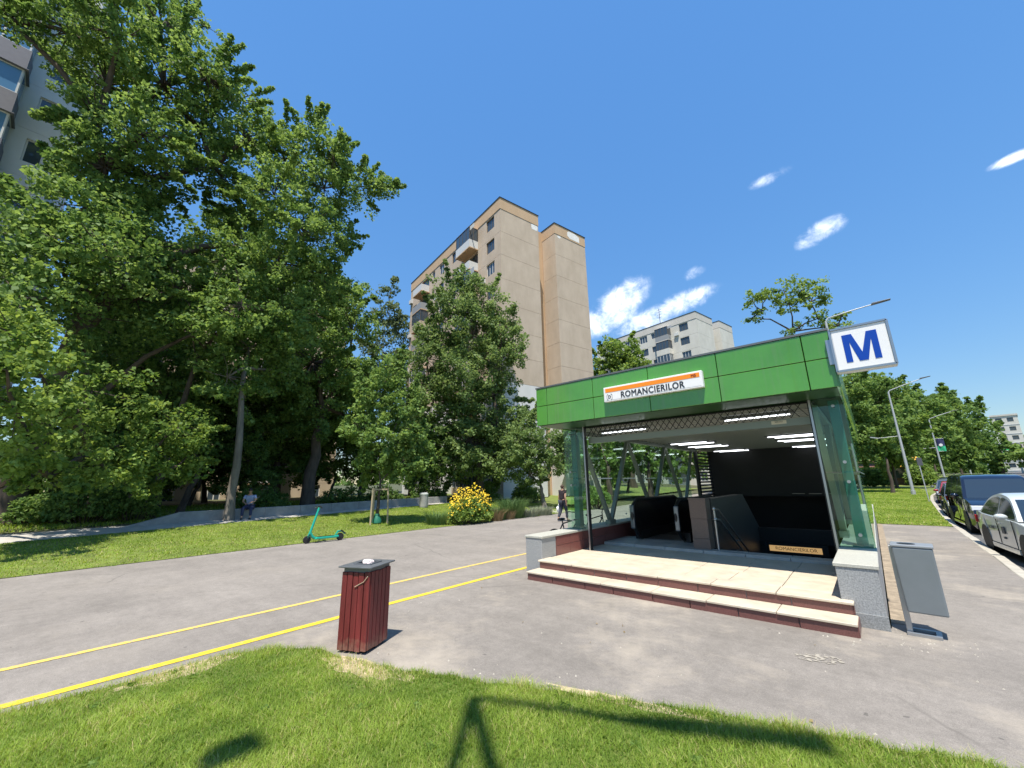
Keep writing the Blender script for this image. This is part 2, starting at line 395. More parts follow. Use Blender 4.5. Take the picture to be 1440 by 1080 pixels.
# pale gritty stain and a drain-like patch in front of the steps
def blob(name, cx, cy, rx, ry, m, dz, seed, rz=0):
    vs = [(cx, cy, dz)]; n = 28; rg = random.Random(seed)
    for k in range(n):
        a = 2*PI*k/n; q = 1+rg.uniform(-.22, .22)
        ux, uy = rx*q*math.cos(a), ry*q*math.sin(a)
        vs.append((cx+ux*math.cos(rz)-uy*math.sin(rz), cy+ux*math.sin(rz)+uy*math.cos(rz), dz))
    return struct(MB().add(vs, [(0, k+1, (k+1) % n+1) for k in range(n)]).build(name, m))
def grit(name, col, thr):
    m = mat(name, col, .95); nt = m.node_tree; N = nt.nodes; L = nt.links; p = N['Principled BSDF']
    tc = N.new('ShaderNodeTexCoord'); n = N.new('ShaderNodeTexNoise'); n.inputs['Scale'].default_value = 22; n.inputs['Detail'].default_value = 6; L.new(tc.outputs['Object'], n.inputs['Vector'])
    g = N.new('ShaderNodeTexGradient')
    r = N.new('ShaderNodeMapRange'); L.new(n.outputs['Fac'], r.inputs[0]); r.inputs[1].default_value = thr; r.inputs[2].default_value = thr+.08; L.new(r.outputs[0], p.inputs['Alpha']); return m
blob('bare_patch', -4.3, 2.53, .62, .15, EARTH2, .0235, 5, .25); blob('bare_patch', -5.72, 1.35, .16, .5, EARTH2, .0235, 6); blob('bare_patch', -1.9, 3.62, .7, .07, EARTH2, .0235, 7, .24)
blob('grit_patch', -.73, 5.72, .21, .12, grit('grit_pale', (.34, .31, .26), .47), .006, 3, .3)
# ================================================================== METRO ENTRANCE
GREEN = mat('green_panel', (.082, .285, .032), .18, var=.12, scale=1.2, spec=.65, coat=.6, bump=.12, bscale=2.2)
GREEN_D = mat('joint_dark', (.012, .05, .008), .6)
GREY_CAP = mat('grey_metal', (.16, .17, .17), .45, .5)
RED_G = mat('red_granite', (.155, .065, .058), .35, var=.28, scale=90, detail=3)
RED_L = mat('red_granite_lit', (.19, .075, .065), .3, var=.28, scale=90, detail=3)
GRAN = mat('grey_granite', (.30, .31, .315), .5, var=.45, scale=55, detail=6, bump=.08, bscale=90)
CAPST = mat('cap_stone', (.43, .43, .38), .55, var=.22, scale=60, detail=5)
IVORY = mat('ivory_stone', (.53, .46, .36), .6, var=.14, scale=3, bump=.12, bscale=90)
TEAL = mat('teal_steel', (.035, .16, .155), .35, .2, var=.1, scale=2)
DARKM = mat('dark_metal', (.03, .032, .034), .45, .4)
ALU = mat('brushed_steel', (.42, .44, .46), .3, .85)
STRUT = mat('green_grey_steel', (.21, .245, .21), .4, .3)
SLAT = mat('ceiling_slat_metal', (.42, .43, .39), .5, .1)
BLACKW = mat('dark_cladding', (.018, .018, .02), .6, var=.2, scale=3)
BROWNG = mat('brown_granite', (.155, .11, .09), .45, var=.25, scale=50, detail=5)
DGRAN = mat('dark_granite', (.045, .042, .042), .4, var=.25, scale=60, detail=4)
BLACKR = mat('black_rubber', (.012, .012, .013), .45)
SMOKE = mat('smoked_panel', (.02, .017, .018), .15)
WHITE = mat('white_enamel', (.80, .80, .80), .35)
TUBE = emit('lit_tube', (.92, .95, 1.0), 2.4)
GL = glass('green_glass', (.78, .92, .85)); GLC = glass('side_glass', (.84, .94, .89))
def grime(m, amt):
    nt = m.node_tree; N = nt.nodes; L = nt.links; p = N['Principled BSDF']; col = p.inputs['Base Color'].links[0].from_socket
    tc = N.new('ShaderNodeTexCoord'); mp = N.new('ShaderNodeMapping'); mp.inputs['Scale'].default_value = (14, 14, .9); L.new(tc.outputs['Object'], mp.inputs[0])
    n = N.new('ShaderNodeTexNoise'); n.inputs['Scale'].default_value = 1; n.inputs['Detail'].default_value = 5; L.new(mp.outputs[0], n.inputs[0])
    r = N.new('ShaderNodeMapRange'); L.new(n.outputs['Fac'], r.inputs[0]); r.inputs[1].default_value = .5; r.inputs[2].default_value = .75; r.inputs[3].default_value = 0; r.inputs[4].default_value = amt
    x = N.new('ShaderNodeMixRGB'); L.new(r.outputs[0], x.inputs[0]); L.new(col, x.inputs[1]); x.inputs[2].default_value = (.16, .22, .10, 1); L.new(x.outputs[0], p.inputs['Base Color'])
grime(GREEN, .28)
E_ = thing('metro_entrance', 'metro station entrance pavilion with green panelled fascia over glass walls and granite steps', 'metro entrance', (0, 0, 0))
FX0, FX1, FY, FZ0, FZ1, FB = -5.95, -.12, 7.8, 3.2, 4.12, 22.2
# roof slab behind the panels, its joints read as dark recesses
MB().box(FX0+.04, FX1-.04, FY+.05, FB, FZ0+.03, FZ1-.02).build('roof', GREEN_D, E_)
MB().box(FX0-.01, FX1+.01, FY-.012, FB+.02, FZ1, FZ1+.035).build('roof_flashing', GREY_CAP, E_)
xs = [FX0, -5.63, -4.36, -3.08, -1.78, -.48, FX1]
for a, b in zip(xs, xs[1:]):
    for z0, z1 in ((FZ0, 3.675), (3.675, FZ1)):
        g = .007
        MB().box(a+g, b-g, FY, FY+.05, z0+g, z1-g).build('fascia_panel', GREEN, E_, bevel=.004, seg=1)
yy = np.linspace(FY+.06, FB, 12)
for side, x in ((-1, FX0), (1, FX1)):
    for a, b in zip(yy, yy[1:]):
        for z0, z1 in ((FZ0, 3.675), (3.675, FZ1)):
            MB().box(x-.02 if side < 0 else x-.03, x+.03 if side < 0 else x+.02-.0, a+.007, b-.007, z0+.007, z1-.007).build('side_panel', GREEN, E_)
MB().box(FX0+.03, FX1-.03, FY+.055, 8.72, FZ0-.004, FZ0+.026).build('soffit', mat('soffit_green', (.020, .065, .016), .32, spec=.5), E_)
# plinth, steps, floor
MB().box(-5.46, -.56, 7.1, 9.78, -.12, .262).build('plinth', CONC_G, E_)
MB().box(-5.46, -.56, 6.71, 7.1, -.12, .118).build('plinth', CONC_G, E_)
rn = random.Random(8)
def run(name, x0, x1, n, fn, m, **k):
    cuts = [x0+(x1-x0)*i/n + (rn.uniform(-.05, .05) if 0 < i < n else 0) for i in range(n+1)]
    for a, b in zip(cuts, cuts[1:]):
        o = fn(a+.0045, b-.0045).build(name, m, E_, bevel=.006, seg=1); o.location = (0, rn.uniform(-.004, .004), rn.uniform(-.002, .002))
run('riser_tile', -5.46, -.42, 8, lambda a, b: MB().box(a, b, 6.685, 6.72, -.12, .118), RED_G)
run('step_tread', -5.48, -.41, 6, lambda a, b: MB().box(a, b, 6.665, 7.09, .118, .15), IVORY)
run('riser_tile', -5.46, -.45, 8, lambda a, b: MB().box(a, b, 7.085, 7.115, .15, .268), RED_G)
MB().box(-.445, -.41, 6.70, 7.19, -.12, .117).build('riser_tile', RED_G, E_)
MB().box(-.47, -.44, 7.12, 7.19, .152, .267).build('riser_tile', RED_G, E_)
run('step_tread', -5.49, -.43, 6, lambda a, b: MB().box(a, b, 7.065, 7.5, .268, .3), IVORY)
ys = [7.5, 8.25, 9.0, 9.78]
for a, b in zip(ys, ys[1:]):
    run('floor_slab', -5.46, -.56, 7, lambda p, q: MB().box(p, q, a+.002, b-.002, .262, .3), IVORY)
IV2 = mat('inner_floor_stone', (.42, .41, .38), .5, var=.15, scale=3)
run('threshold_stone', -5.44, -.58, 6, lambda a, b: MB().box(a, b, 9.78, 10.1, .2, .36), IV2)
for a, b in ((10.1, 10.6), (10.6, 11.2)):
    run('floor_slab', -5.44, -3.28, 3, lambda p, q: MB().box(p, q, a, b-.003, .25, .36), IV2)
# low side walls with red granite tiles and stone caps
for side in (-1, 1):
    xo, xi = (-5.9, -5.48) if side < 0 else (-.14, -.56)
    a, b = min(xo, xi), max(xo, xi)
    MB().box(a+.012, b-.012, 7.72, 22.9, -.2, .70).build('low_wall', CONC_G, E_)
    MB().box(a-.005, b+.005, 7.2, 7.72, -.2, .70).build('pier', GRAN, E_, bevel=.006, seg=1)
    yc = [7.185, 8.2, 9.3, 10.4, 11.5, 12.6, 13.7, 14.8, 15.9, 17, 18.1, 19.2, 20.4, 21.6, 22.9]
    for p, q in zip(yc, yc[1:]):
        MB().box(a-.025, b+.025, p+.002, q-.002, .70, .745).build('wall_cap', CAPST, E_, bevel=.005, seg=1)
    y = 7.73
    while y < 22.6:
        for z0, z1 in ((.30, .50), (.502, .70)) if y < 10 else ((.30, .70),):
            for xa, xb in ((xi-.02, xi+.012),) if side < 0 else ((xi-.012, xi+.02),):
                MB().box(xa+(.0 if side > 0 else .0), xb, y+.005, y+.545, z0, z1-.006).build('granite_tile', RED_L, E_)
        MB().box(*((xo-.004, xo+.02) if side < 0 else (xo-.02, xo+.004)), y+.003, y+.547, 0, .698).build('granite_tile', GRAN, E_)
        y += .55
# grey patched foot of the right pier
MB().box(-.585, -.128, 7.18, 7.2, -.12, .16).build('pier_foot', mat('grey_granite_foot', (.25, .26, .26), .6, var=.4, scale=60), E_)
# columns behind the front glass
for x in (-5.68, -.28):
    c = MB().box(x-.075, x+.075, 8.98, 9.16, .745, 3.18); c.build('column', TEAL, E_, bevel=.006, seg=1)
    MB().box(x-.13, x+.13, 8.94, 9.22, .745, .77).build('column_base', TEAL, E_)
# front glass panes with dark door posts
for x0, x1, px in ((-5.86, -5.27, -5.24), (-.58, -.125, -.605)):
    for z0, z1 in ((.75, 1.93), (1.945, 3.19)):
        p = MB().box(x0, x1, 8.80, 8.815, z0, z1).build('glass_pane', GL, E_)
    cx = -5.68 if x0 < -3 else -.28
    for z in (.95, 1.78, 2.1, 3.05):
        MB().lathe([(.026, -.03), (.026, -.012), (.018, 0)], (cx, 8.795, z), 'Y', 12).build('bolt', ALU, E_, smooth=True)
        MB().bar((cx, 8.815, z), (cx, 8.99, z), .03).build('spider_arm', ALU, E_)
    MB().box(px-.028, px+.028, 8.76, 8.86, .3, 3.195).build('door_post', DARKM, E_)
    MB().box(px-.01, px+.022, 8.745, 8.76, .3, 3.195).build('guide_rail', ALU, E_)
# roller lattice, its bottom rail and a sticker
x0, x1 = -5.2, -.64
lat = MB(); p = .26; h0, h1 = 2.93, 3.195
n = int((x1-x0)/p*2)
for k in range(-1, n+1):
    for s in (-1, 1):
        xa = x0+k*p/2; a = Vector((xa, 8.87+.006*s, h0)); b = Vector((xa+s*(h1-h0)*.72*1.0, 8.87+.006*s, h1))
        if a.x < x0 or a.x > x1 or b.x < x0 or b.x > x1: continue
        lat.bar(a, b, .012)
    lat.bar
for zz in (2.955, 3.06, 3.17): pass
lat.build('lattice_grille', DARKM, E_)
MB().box(x0, x1, 8.93, 9.03, 2.79, 2.925).build('roller_rail', STRUT, E_)
MB().box(-1.24, -1.0, 8.925, 8.93, 2.84, 2.905).build('sticker', mat('sticker_cream', (.62, .58, .44), .6), E_)
text_mesh('sticker_print', 'SERVICE', .035, DARKM, E_, (-1.12, 8.923, 2.88), depth=.001)
# ceiling slats and light tubes
me = MB().box(-5.42, -.58, -.045, .045, 0, .09).mesh('ceiling_slat'); me.materials.append(SLAT)
y = 9.12
while y < 22:
    o = obj('ceiling_slat', me, None, E_); o.location = (0, y, 3.12); y += .31
MB().box(-5.44, -.56, 9.05, 22.1, 3.19, 3.21).build('ceiling_deck', BLACKW, E_)
tm = MB().tube([(-.58, 0, 0), (.58, 0, 0)], .013, 8).mesh('light_tube'); tm.materials.append(TUBE)
hm = MB().box(-.66, .66, -.03, .03, .02, .05).mesh('lamp_housing'); hm.materials.append(GREY_CAP)
for row, y in enumerate((9.35, 14.2, 16.0, 19.4, 22.0-.6)):
    for x in (-4.45, -1.55):
        for d in ((0,) if row == 0 else (0, .42)):
            t_ = obj('light_fitting', hm, None, E_); t_.location = (x+(.12 if d else 0), y+d, 3.06)
            k = obj('light_tube', tm, None, t_); k.location = (0, 0, 0)
# side walls: glass on V struts, then louvres and dark cladding
for side, xg, xs_ in ((-1, -5.78, -5.47), (1, -.13, -.56)):
    ye = np.linspace(8.86, 18.1, 7)
    for a, b in zip(ye, ye[1:]):
        for z0, z1 in ((.75, 1.93), (1.945, 3.19)):
            MB().box(xg-.007, xg+.007, a+.008, b-.008, z0, z1).build('glass_pane', GLC, E_)
        for z in (1.86, 2.02, 3.06, .9):
            MB().lathe([(.022, -.03), (.022, -.01), (.014, .0)] if side > 0 else [(.014, 0), (.022, .01), (.022, .03)], (xg-.0, b-.09, z), 'X', 8).build('bolt', ALU, E_)
        for z in (1.94,):
            MB().bar((xg, b-.09, z), (xs_, b+.15, z), .03).build('spider_arm', ALU, E_)
    bots = [10.3, 13.2, 16.2]; tops = [8.95, 11.7, 14.75, 17.7]
    for k, bb in enumerate(bots):
        for t_ in (tops[k], tops[k+1]):
            MB().bar((xs_, bb, .78), (xs_, t_, 3.06), .1, .08).build('truss_strut', STRUT, E_)
        MB().box(xs_-.07, xs_+.07, bb-.16, bb+.16, .745, .86).build('truss_shoe', STRUT, E_)
    MB().box(xs_-.06, xs_+.06, 8.9, 18.2, 3.02, 3.11).build('top_chord', STRUT, E_)
    MB().box(xs_-.05, xs_+.05, 18.1, 18.32, .75, 3.11).build('louvre_post', DARKM, E_)
    MB().box(xs_-.05, xs_+.05, 20.1, 20.3, .75, 3.11).build('louvre_post', DARKM, E_)
    z = .82
    while z < 3.05:
        MB().bar((xs_, 18.32, z), (xs_, 20.1, z), .09, .025, up=(.6, 0, .8)).build('louvre_slat', DARKM, E_); z += .135
    MB().box(xs_-.03, xs_+.03, 20.3, 22.95, .75, 3.11).build('side_cladding', BLACKW, E_)
MB().box(-5.44, -.58, 22.9, 23.1, -6.5, 3.18).build('back_wall', BLACKW, E_)
# the dark cross wall above the descending stairs
MB().box(-5.44, -.58, 20.1, 20.25, 1.15, 3.1).build('cross_wall', BLACKW, E_)
for x in (-2.5, -1.95, -1.4, -.95):
    MB().box(x, x+.42, 20.09, 20.1, 1.24, 1.262).build('wall_slot', mat('slot_metal', (.35, .33, .3), .4, .6), E_)
# stairwell
SW = mat('stair_wall', (.05, .05, .052), .55, var=.2, scale=2)
MB().box(-5.46, -5.42, 9.8, 22.9, -6.5, .3).build('stairwell_wall', SW, E_)
MB().box(-.6, -.565, 9.5, 22.9, -6.5, .3).build('stairwell_wall', SW, E_)
MB().box(-5.45, -.57, 10.9, 22.9, -6.6, -6.5).build('lower_floor', SW, E_)
n = 26
for k in range(n):
    MB().box(-2.80, -.6, 10.1+.32*k, 10.1+.32*(k+1)+.03, .36-.165*(k+1)-.16, .36-.165*(k+1)).build('stair_step', mat('stair_stone', (.22, .21, .2), .6, var=.15, scale=5), E_)
# pedestal, sloping parapet between stairs and escalator
for z0, z1, d in ((.36, .58, 0), (.582, 1.0, .004), (1.002, 1.42, 0)):
    MB().box(-3.26+d, -2.90-d, 9.92+d, 10.26, z0, z1).build('pedestal_block', BROWNG, E_, bevel=.004, seg=1)
MB().box(-3.27, -2.89, 9.91, 10.27, 1.42, 1.445).build('pedestal_cap', BROWNG, E_)
par = MB().prism([(10.28, -5.8), (10.28, 1.42), (13.44, 1.43), (16.5, -.56), (22.8, -4.6), (22.8, -6.4)], -3.1, -2.88, 'YZ')
par.build('parapet', DGRAN, E_)
# hand rails of the stairs with ball joints
hr = MB()
for z in (1.22, 1.0):
    MB().tube([(-2.76, 10.02, z), (-2.76, 10.35, z-.04), (-2.76, 18.0, z-.04-7.65*.515)], .021, 8).build('handrail', ALU, E_, smooth=True)
MB().tube([(-2.76, 10.0, .36), (-2.76, 10.0, 1.26)], .024, 10).build('rail_post', ALU, E_, smooth=True)
for z in (1.22, 1.0):
    MB().ball((-2.76, 10.0, z), .04).build('rail_ball', ALU, E_, smooth=True)
for k in range(1, 5):
    y = 10.35+1.6*k; z = 1.18-1.6*k*.515
    for dz in (0, -.22):
        MB().bar((-2.76, y, z+dz), (-2.88, y, z+dz-.03), .03).build('rail_bracket', ALU, E_)
# ------------------------------------------------------------------ escalator
ES = thing('escalator', 'black escalator with rounded balustrade ends going down beside the brown granite pedestal', 'escalator', (-4.29, 10.85, .36))
def balu(x, dx):
    prof = [(-.05, .02), (-.42, .30), (-.5, .62), (-.42, .86), (-.22, .99), (2.55, .985), (3.0, .86), (10.2, -3.1), (10.2, -4.2), (3.0, -.15), (2.4, .02)]
    MB().prism([(a, b-.0) for a, b in prof], x-.02, x+.02, 'YZ').build('balustrade_panel', SMOKE, ES)
    rail = [(-.02, .05), (-.25, .10), (-.44, .3), (-.53, .62), (-.45, .88), (-.22, 1.02), (1.2, 1.015), (2.55, 1.01), (3.05, .87), (6, -.75), (10.2, -3.06)]
    MB().tube([(x, a, b) for a, b in rail], .042, 8).build('handrail', BLACKR, ES, smooth=True)
    MB().prism([(-.1, 0), (-.1, .22), (2.4, .22), (10.2, -4.05), (10.2, -4.6), (2.4, 0)], x-.09+dx, x+.09+dx, 'YZ').build('skirt', DARKM, ES)
    MB().box(x-.055+dx*.2, x+.055+dx*.2, -.54, -.46, .3, .88).build('newel_guard', mat('newel_steel', (.20, .23, .26), .3, .6), ES, bevel=.02)
balu(-.56, -.06); balu(.56, .06)
MB().box(-.5, .5, .0, 1.1, .0, .012).build('comb_plate', mat('comb_steel', (.16, .17, .18), .35, .7), ES)
for k in range(24):
    y0 = 1.1+.4*k; dz = -.0 if k < 3 else -.205*(k-2)*1.0
    MB().box(-.5, .5, y0, y0+.41, dz-.22, dz).build('escalator_step', DARKM, ES)
# ------------------------------------------------------------------ hanging station sign inside the stairwell
MB().box(-2.88, -.6, 14.85, 15.0, .0, .4).build('stair_lintel', BLACKW, E_)
HS = thing('hanging_sign', 'small lit orange and cream station name sign low inside the dark stairwell', 'sign', (-1.98, 14.9, -.16))
MB().box(-.75, .75, -.06, .06, -.15, .15).build('sign_case', DARKM, HS)
MB().box(-.68, .6, -.066, -.06, -.09, .07).build('sign_face', emit('lit_amber', (.9, .55, .22), .3), HS)
text_mesh('sign_text', 'ROMANCIERILOR', .13, mat('text_brown', (.10, .05, .02), .5), HS, (-.02, -.07, -.01), depth=.001)
for x in (-.6, .6): MB().bar((x, 0, .16), (x, 0, .3), .03).build('hanger', DARKM, HS)
# ------------------------------------------------------------------ station name board on the fascia
ORANGE = mat('orange_band', (.90, .27, .015), .4); TXT = mat('text_charcoal', (.035, .04, .05), .5)
SG = thing('station_sign', 'long white station name box with an orange band fixed across the green fascia', 'station sign', (-3.03, 7.8, 3.665))
w, h = 2.02, .315
MB().box(-w/2, w/2, -.10, 0, -h/2, h/2).build('sign_case', WHITE, SG, bevel=.006, seg=1)
MB().box(-w/2+.03, w/2-.03, -.103, -.098, -h/2+.03, h/2-.03).build('sign_face', mat('sign_white', (.84, .84, .84), .3), SG)
MB().box(-w/2+.045, w/2-.045, -.107, -.10, h/2-.118, h/2-.034).build('sign_band', ORANGE, SG)
text_mesh('station_name', 'ROMANCIERILOR', .178, TXT, SG, (.03, -.107, -.058), sx=.86, depth=.002, sp=1.10, wt=.005)
text_mesh('line_number', 'M5', .075, mat('text_maroon', (.30, .045, .01), .5), SG, (w/2-.15, -.11, h/2-.078), depth=.002, wt=.002)
text_mesh('entrance_letter', 'D', .095, TXT, SG, (-w/2+.135, -.107, -.062), depth=.002, wt=.0015)
fr = MB(); cx, cz, hw, hh = -w/2+.135, -.062, .06, .06
for a, b in (((-1,-.7),(-1,.7)),((1,-.7),(1,.7)),((-.7,1),(-.5,1)),((.5,1),(.7,1)),((-.7,-1),(-.5,-1)),((.5,-1),(.7,-1)),((-1,.7),(-.7,1)),((1,.7),(.7,1)),((-1,-.7),(-.7,-1)),((1,-.7),(.7,-1))):
    fr.bar((cx+a[0]*hw, -.105, cz+a[1]*hh), (cx+b[0]*hw, -.105, cz+b[1]*hh), .007, .004, up=(0,1,0))
fr.build('letter_frame', TXT, SG)
# ------------------------------------------------------------------ the M sign
MS = thing('metro_sign', 'square white lightbox with a blue letter M projecting beyond the fascia end', 'metro sign', (.23, 7.72, 3.745))
q = .345
MB().box(-q, q, -.0, .2, -q, q).build('sign_case', mat('case_white', (.72, .73, .74), .4, .1), MS, bevel=.012)
for a, b in (((-q, -q), (q, -q)), ((q, -q), (q, q)), ((q, q), (-q, q)), ((-q, q), (-q, -q))):
    MB().bar((a[0]*.965, -.005, a[1]*.965), (b[0]*.965, -.005, b[1]*.965), .028, .03, up=(0,1,0)).build('sign_frame', ALU, MS)
MB().box(-q+.035, q-.035, -.006, .0, -q+.035, q-.035).build('sign_face', mat('sign_white', (.84, .84, .84), .3), MS)
mpoly = [(-.20,-.215),(-.125,-.215),(-.125,.10),(-.05,-.215),(.05,-.215),(.125,.10),(.125,-.215),(.20,-.215),(.20,.215),(.085,.215),(.0,-.085),(-.085,.215),(-.20,.215)]
bm = bmesh.new(); vs = [bm.verts.new((x, -.011, z)) for x, z in mpoly]; bm.faces.new(vs)
bmesh.ops.triangulate(bm, faces=bm.faces[:]); ex = bmesh.ops.extrude_face_region(bm, geom=bm.faces[:])
for v in [g for g in ex['geom'] if isinstance(g, bmesh.types.BMVert)]: v.co.y += .008
bmesh.ops.recalc_face_normals(bm, faces=bm.faces[:])
me = bpy.data.meshes.new('letter'); bm.to_mesh(me); bm.free(); obj('letter', me, mat('metro_blue', (.0, .055, .38), .6, spec=.25), MS)
MB().box(-q-.06, -q, .03, .17, -.2, .2).build('sign_bracket', ALU, MS)
# ================================================================== BUILDINGS
PANE = mat('window_pane', (.05, .07, .09), .06, spec=.8); PANE_B = mat('blue_pane', (.10, .22, .36), .08, spec=.8)
FRAME_W = mat('window_frame_white', (.62, .62, .60), .5); FRAME_D = mat('window_frame_dark', (.09, .085, .08), .5)
STAIN = mat('flaked_plaster', (.80, .78, .74), .9, var=.1, scale=3)
def wallmat(name, a, b):
    return mat(name, a, .9, var=.1, scale=.8, bump=.3, bscale=25, col2=b, stretch=(1, 1, .5), detail=6)
def facade(name, m, T, x0, x1, z0, z1, y, holes, depth=.22, parent=None):
    """flat panel facing -y with rectangular openings and their reveals"""
    X = sorted({x0, x1, *[h[0] for h in holes], *[h[1] for h in holes]}); Z = sorted({z0, z1, *[h[2] for h in holes], *[h[3] for h in holes]})
    mb = MB()
    for xa, xb in zip(X, X[1:]):
        for za, zb in zip(Z, Z[1:]):
            cx, cz = (xa+xb)/2, (za+zb)/2
            if any(h[0] < cx < h[1] and h[2] < cz < h[3] for h in holes): continue
            mb.add([(xa, y, za), (xb, y, za), (xb, y, zb), (xa, y, zb)], [(0, 1, 2, 3)])
    for a, b, c, d in holes:
        mb.add([(a, y, c), (b, y, c), (b, y, d), (a, y, d), (a, y+depth, c), (b, y+depth, c), (b, y+depth, d), (a, y+depth, d)],
               [(0, 4, 5, 1), (1, 5, 6, 2), (2, 6, 7, 3), (3, 7, 4, 0)])
    mb.add([(x0, y, z0), (x1, y, z0), (x1, y+.2, z0), (x0, y+.2, z0)], [(0, 1, 2, 3)]); mb.add([(x0, y, z1), (x1, y, z1), (x1, y+.2, z1), (x0, y+.2, z1)], [(3, 2, 1, 0)])
    me = bpy.data.meshes.new(name); me.from_pydata(mb.v, [], mb.f); return obj(name, me, m, T)
WIN_CACHE = {}; WR = random.Random(12); CURT = [mat('curtain_white', (.55, .54, .50), .9), mat('curtain_beige', (.40, .34, .26), .9), mat('blind_grey', (.36, .38, .40), .7)]
def window(T, x, z, w, h, y, frame=FRAME_W, nm=2, pane=PANE):
    """window > pane at the back of an opening, x,z the lower left corner"""
    k = (round(w, 2), round(h, 2), frame.name, nm, pane.name)
    if k not in WIN_CACHE:
        f = MB(); t = .07
        f.box(0, w, -.03, .03, 0, t); f.box(0, w, -.03, .03, h-t, h); f.box(0, t, -.03, .03, t, h-t); f.box(w-t, w, -.03, .03, t, h-t)
        for i in range(1, nm): f.box(w*i/nm-t*.6, w*i/nm+t*.6, -.03, .03, t, h-t)
        fm = f.mesh('window'); fm.materials.append(frame); pm = MB().box(t, w-t, -.005, .005, t, h-t).mesh('pane'); pm.materials.append(pane)
        WIN_CACHE[k] = (fm, pm)
    fm, pm = WIN_CACHE[k]
    if pane is PANE and WR.random() < .45 and 'BOX_CACHE' in globals():       # drawn curtain or blind behind some windows
        hh_ = h*WR.choice([.35, .6, .9]); cb = bpart(T, 'curtain', WR.choice(CURT), x+.08, x+w-.08, y+.012, y+.03, z+h-hh_, z+h-.08)
    o = obj('window', fm, None, T); o.location = (x, y, z); p = obj('pane', pm, None, o); return o
BOX_CACHE = {}
def bpart(T, name, m, x0, x1, y0, y1, z0, z1):
    k = (name, m.name, round(x1-x0, 3), round(y1-y0, 3), round(z1-z0, 3))
    if k not in BOX_CACHE:
        me = MB().box(0, x1-x0, 0, y1-y0, 0, z1-z0).mesh(name); me.materials.append(m); BOX_CACHE[k] = me
    o = obj(name, BOX_CACHE[k], None, T); o.location = (x0, y0, z0); return o
def panel_block(T, wm, bm_, am, length, storeys, attic, bays, end1=(0, 5.2), end2=(7.56, 12.6), e2x=.14, base_storeys=0, rail=None, seed=1, glazed=FRAME_D, P=2.65, zt=29.7, flaked=()):
    """slab block of large panels: long face along -x at y=0, gable to +x split by a recess"""
    rg = random.Random(seed); zb = zt-P*storeys; L = length
    MB().box(-L+.2, -.2, .25, end1[1]-.05, -2, zt+attic-.05).build('core', am, T)
    MB().box(-L+.2, e2x-.2, end2[0]+.05, end2[1]-.05, -2, zt+attic-.05).build('core', am, T)
    MB().box(-L+.4, -2.05, end1[1]-.05, end2[0]+.05, -2, zt+attic-.05).build('recess_wall', am, T)
    for s in range(storeys):
        z0 = zb+P*s; z1 = z0+P; m = bm_ if s < base_storeys else wm
        holes = []
        for (u, w, kind) in bays:
            if kind == 'w': holes.append((-u-w, -u, z1-.15-1.4, z1-.15))
            elif kind == 's': holes.append((-u-w, -u, z1-.15-1.1, z1-.15))
            elif kind == 'b': holes.append((-u-w, -u, z0+.1, z1-.2))
        facade('wall_panel', m, T, -L, -.012, z0+.012, z1-.012, 0, holes)
        for (u, w, kind) in bays:
            wf = FRAME_W if rg.random() < .6 else FRAME_D
            if kind == 'w': window(T, -u-w, z1-1.55, w, 1.4, .14, wf, 2 if w < 1.4 else 3)
            elif kind == 's': window(T, -u-w, z1-1.25, w, 1.1, .14, wf, 1)
            elif kind == 'b':
                window(T, -u-w, z0+.1, w, P-.3, .18, FRAME_D, 3)
                # glazed balcony: slab, parapet, glazing
                bpart(T, 'balcony_slab', am, -u-w-.05, -u+.05, -1.15, -.0, z0-.06, z0+.06)
                par = rg.choice([rail or wm, FRAME_W, mat('parapet_grey', (.28, .29, .30), .7)])
                bpart(T, 'balcony_parapet', par, -u-w, -u, -1.14, -1.08, z0+.06, z0+1.0)
                for xx in (-u-w, -u-.06): bpart(T, 'balcony_parapet', par, xx, xx+.06, -1.08, -.005, z0+.06, z0+1.0)
                if rg.random() < .8:
                    g = MB(); fr_ = rg.choice([FRAME_W, FRAME_D, FRAME_D]); hh = P-1.0-.08
                    o = window(T, -u-w, z0+1.0, w, hh, -1.1, fr_, 4)
                    o2 = window(T, -u-.03, z0+1.0, 1.05, hh, -1.1, fr_, 2); o2.rotation_euler = (0, 0, R(90))
                    bpart(T, 'balcony_roof', am, -u-w, -u+.0, -1.16, -.005, z1-.07, z1-.062+.0)
            if kind == 'w' and rg.random() < .3:
                bpart(T, 'air_conditioner', FRAME_W, -u-w-.9, -u-w-.15, -.32, -.01, z0+.5, z0+1.05)
        MB().box(-.2, 0, .012, end1[1]-.012, z0+.012, z1-.012).build('wall_panel', m, T)
        MB().box(e2x-.2, e2x, end2[0]+.012, end2[1]-.012, z0+.012, z1-.012).build('wall_panel', m, T)
        MB().box(-2.0, e2x-.012, end2[0], end2[0]+.2, z0+.012, z1-.012).build('recess_panel', m, T)
        MB().box(-2.0, -.012, end1[1]-.2, end1[1], z0+.012, z1-.012).build('recess_panel', m, T)
        if s % 1 == 0 and s >= base_storeys:
            bpart(T, 'stair_window', FRAME_W, -2.05+.0, -2.03, end1[1]+.7, end1[1]+1.6, z0+.7, z0+1.6)
    for (a, b, c, d, xx) in ((-L, .03, -.05, end1[1]+.02, 0), (-L, e2x+.03, end2[0]-.02, end2[1]+.02, 0)):
        MB().box(a, b, c, d, zt+.012, zt+attic).build('attic', am, T); MB().box(a-.04, b+.05, c-.05, d+.05, zt+attic, zt+attic+.09).build('roof_edge', DARKM, T)
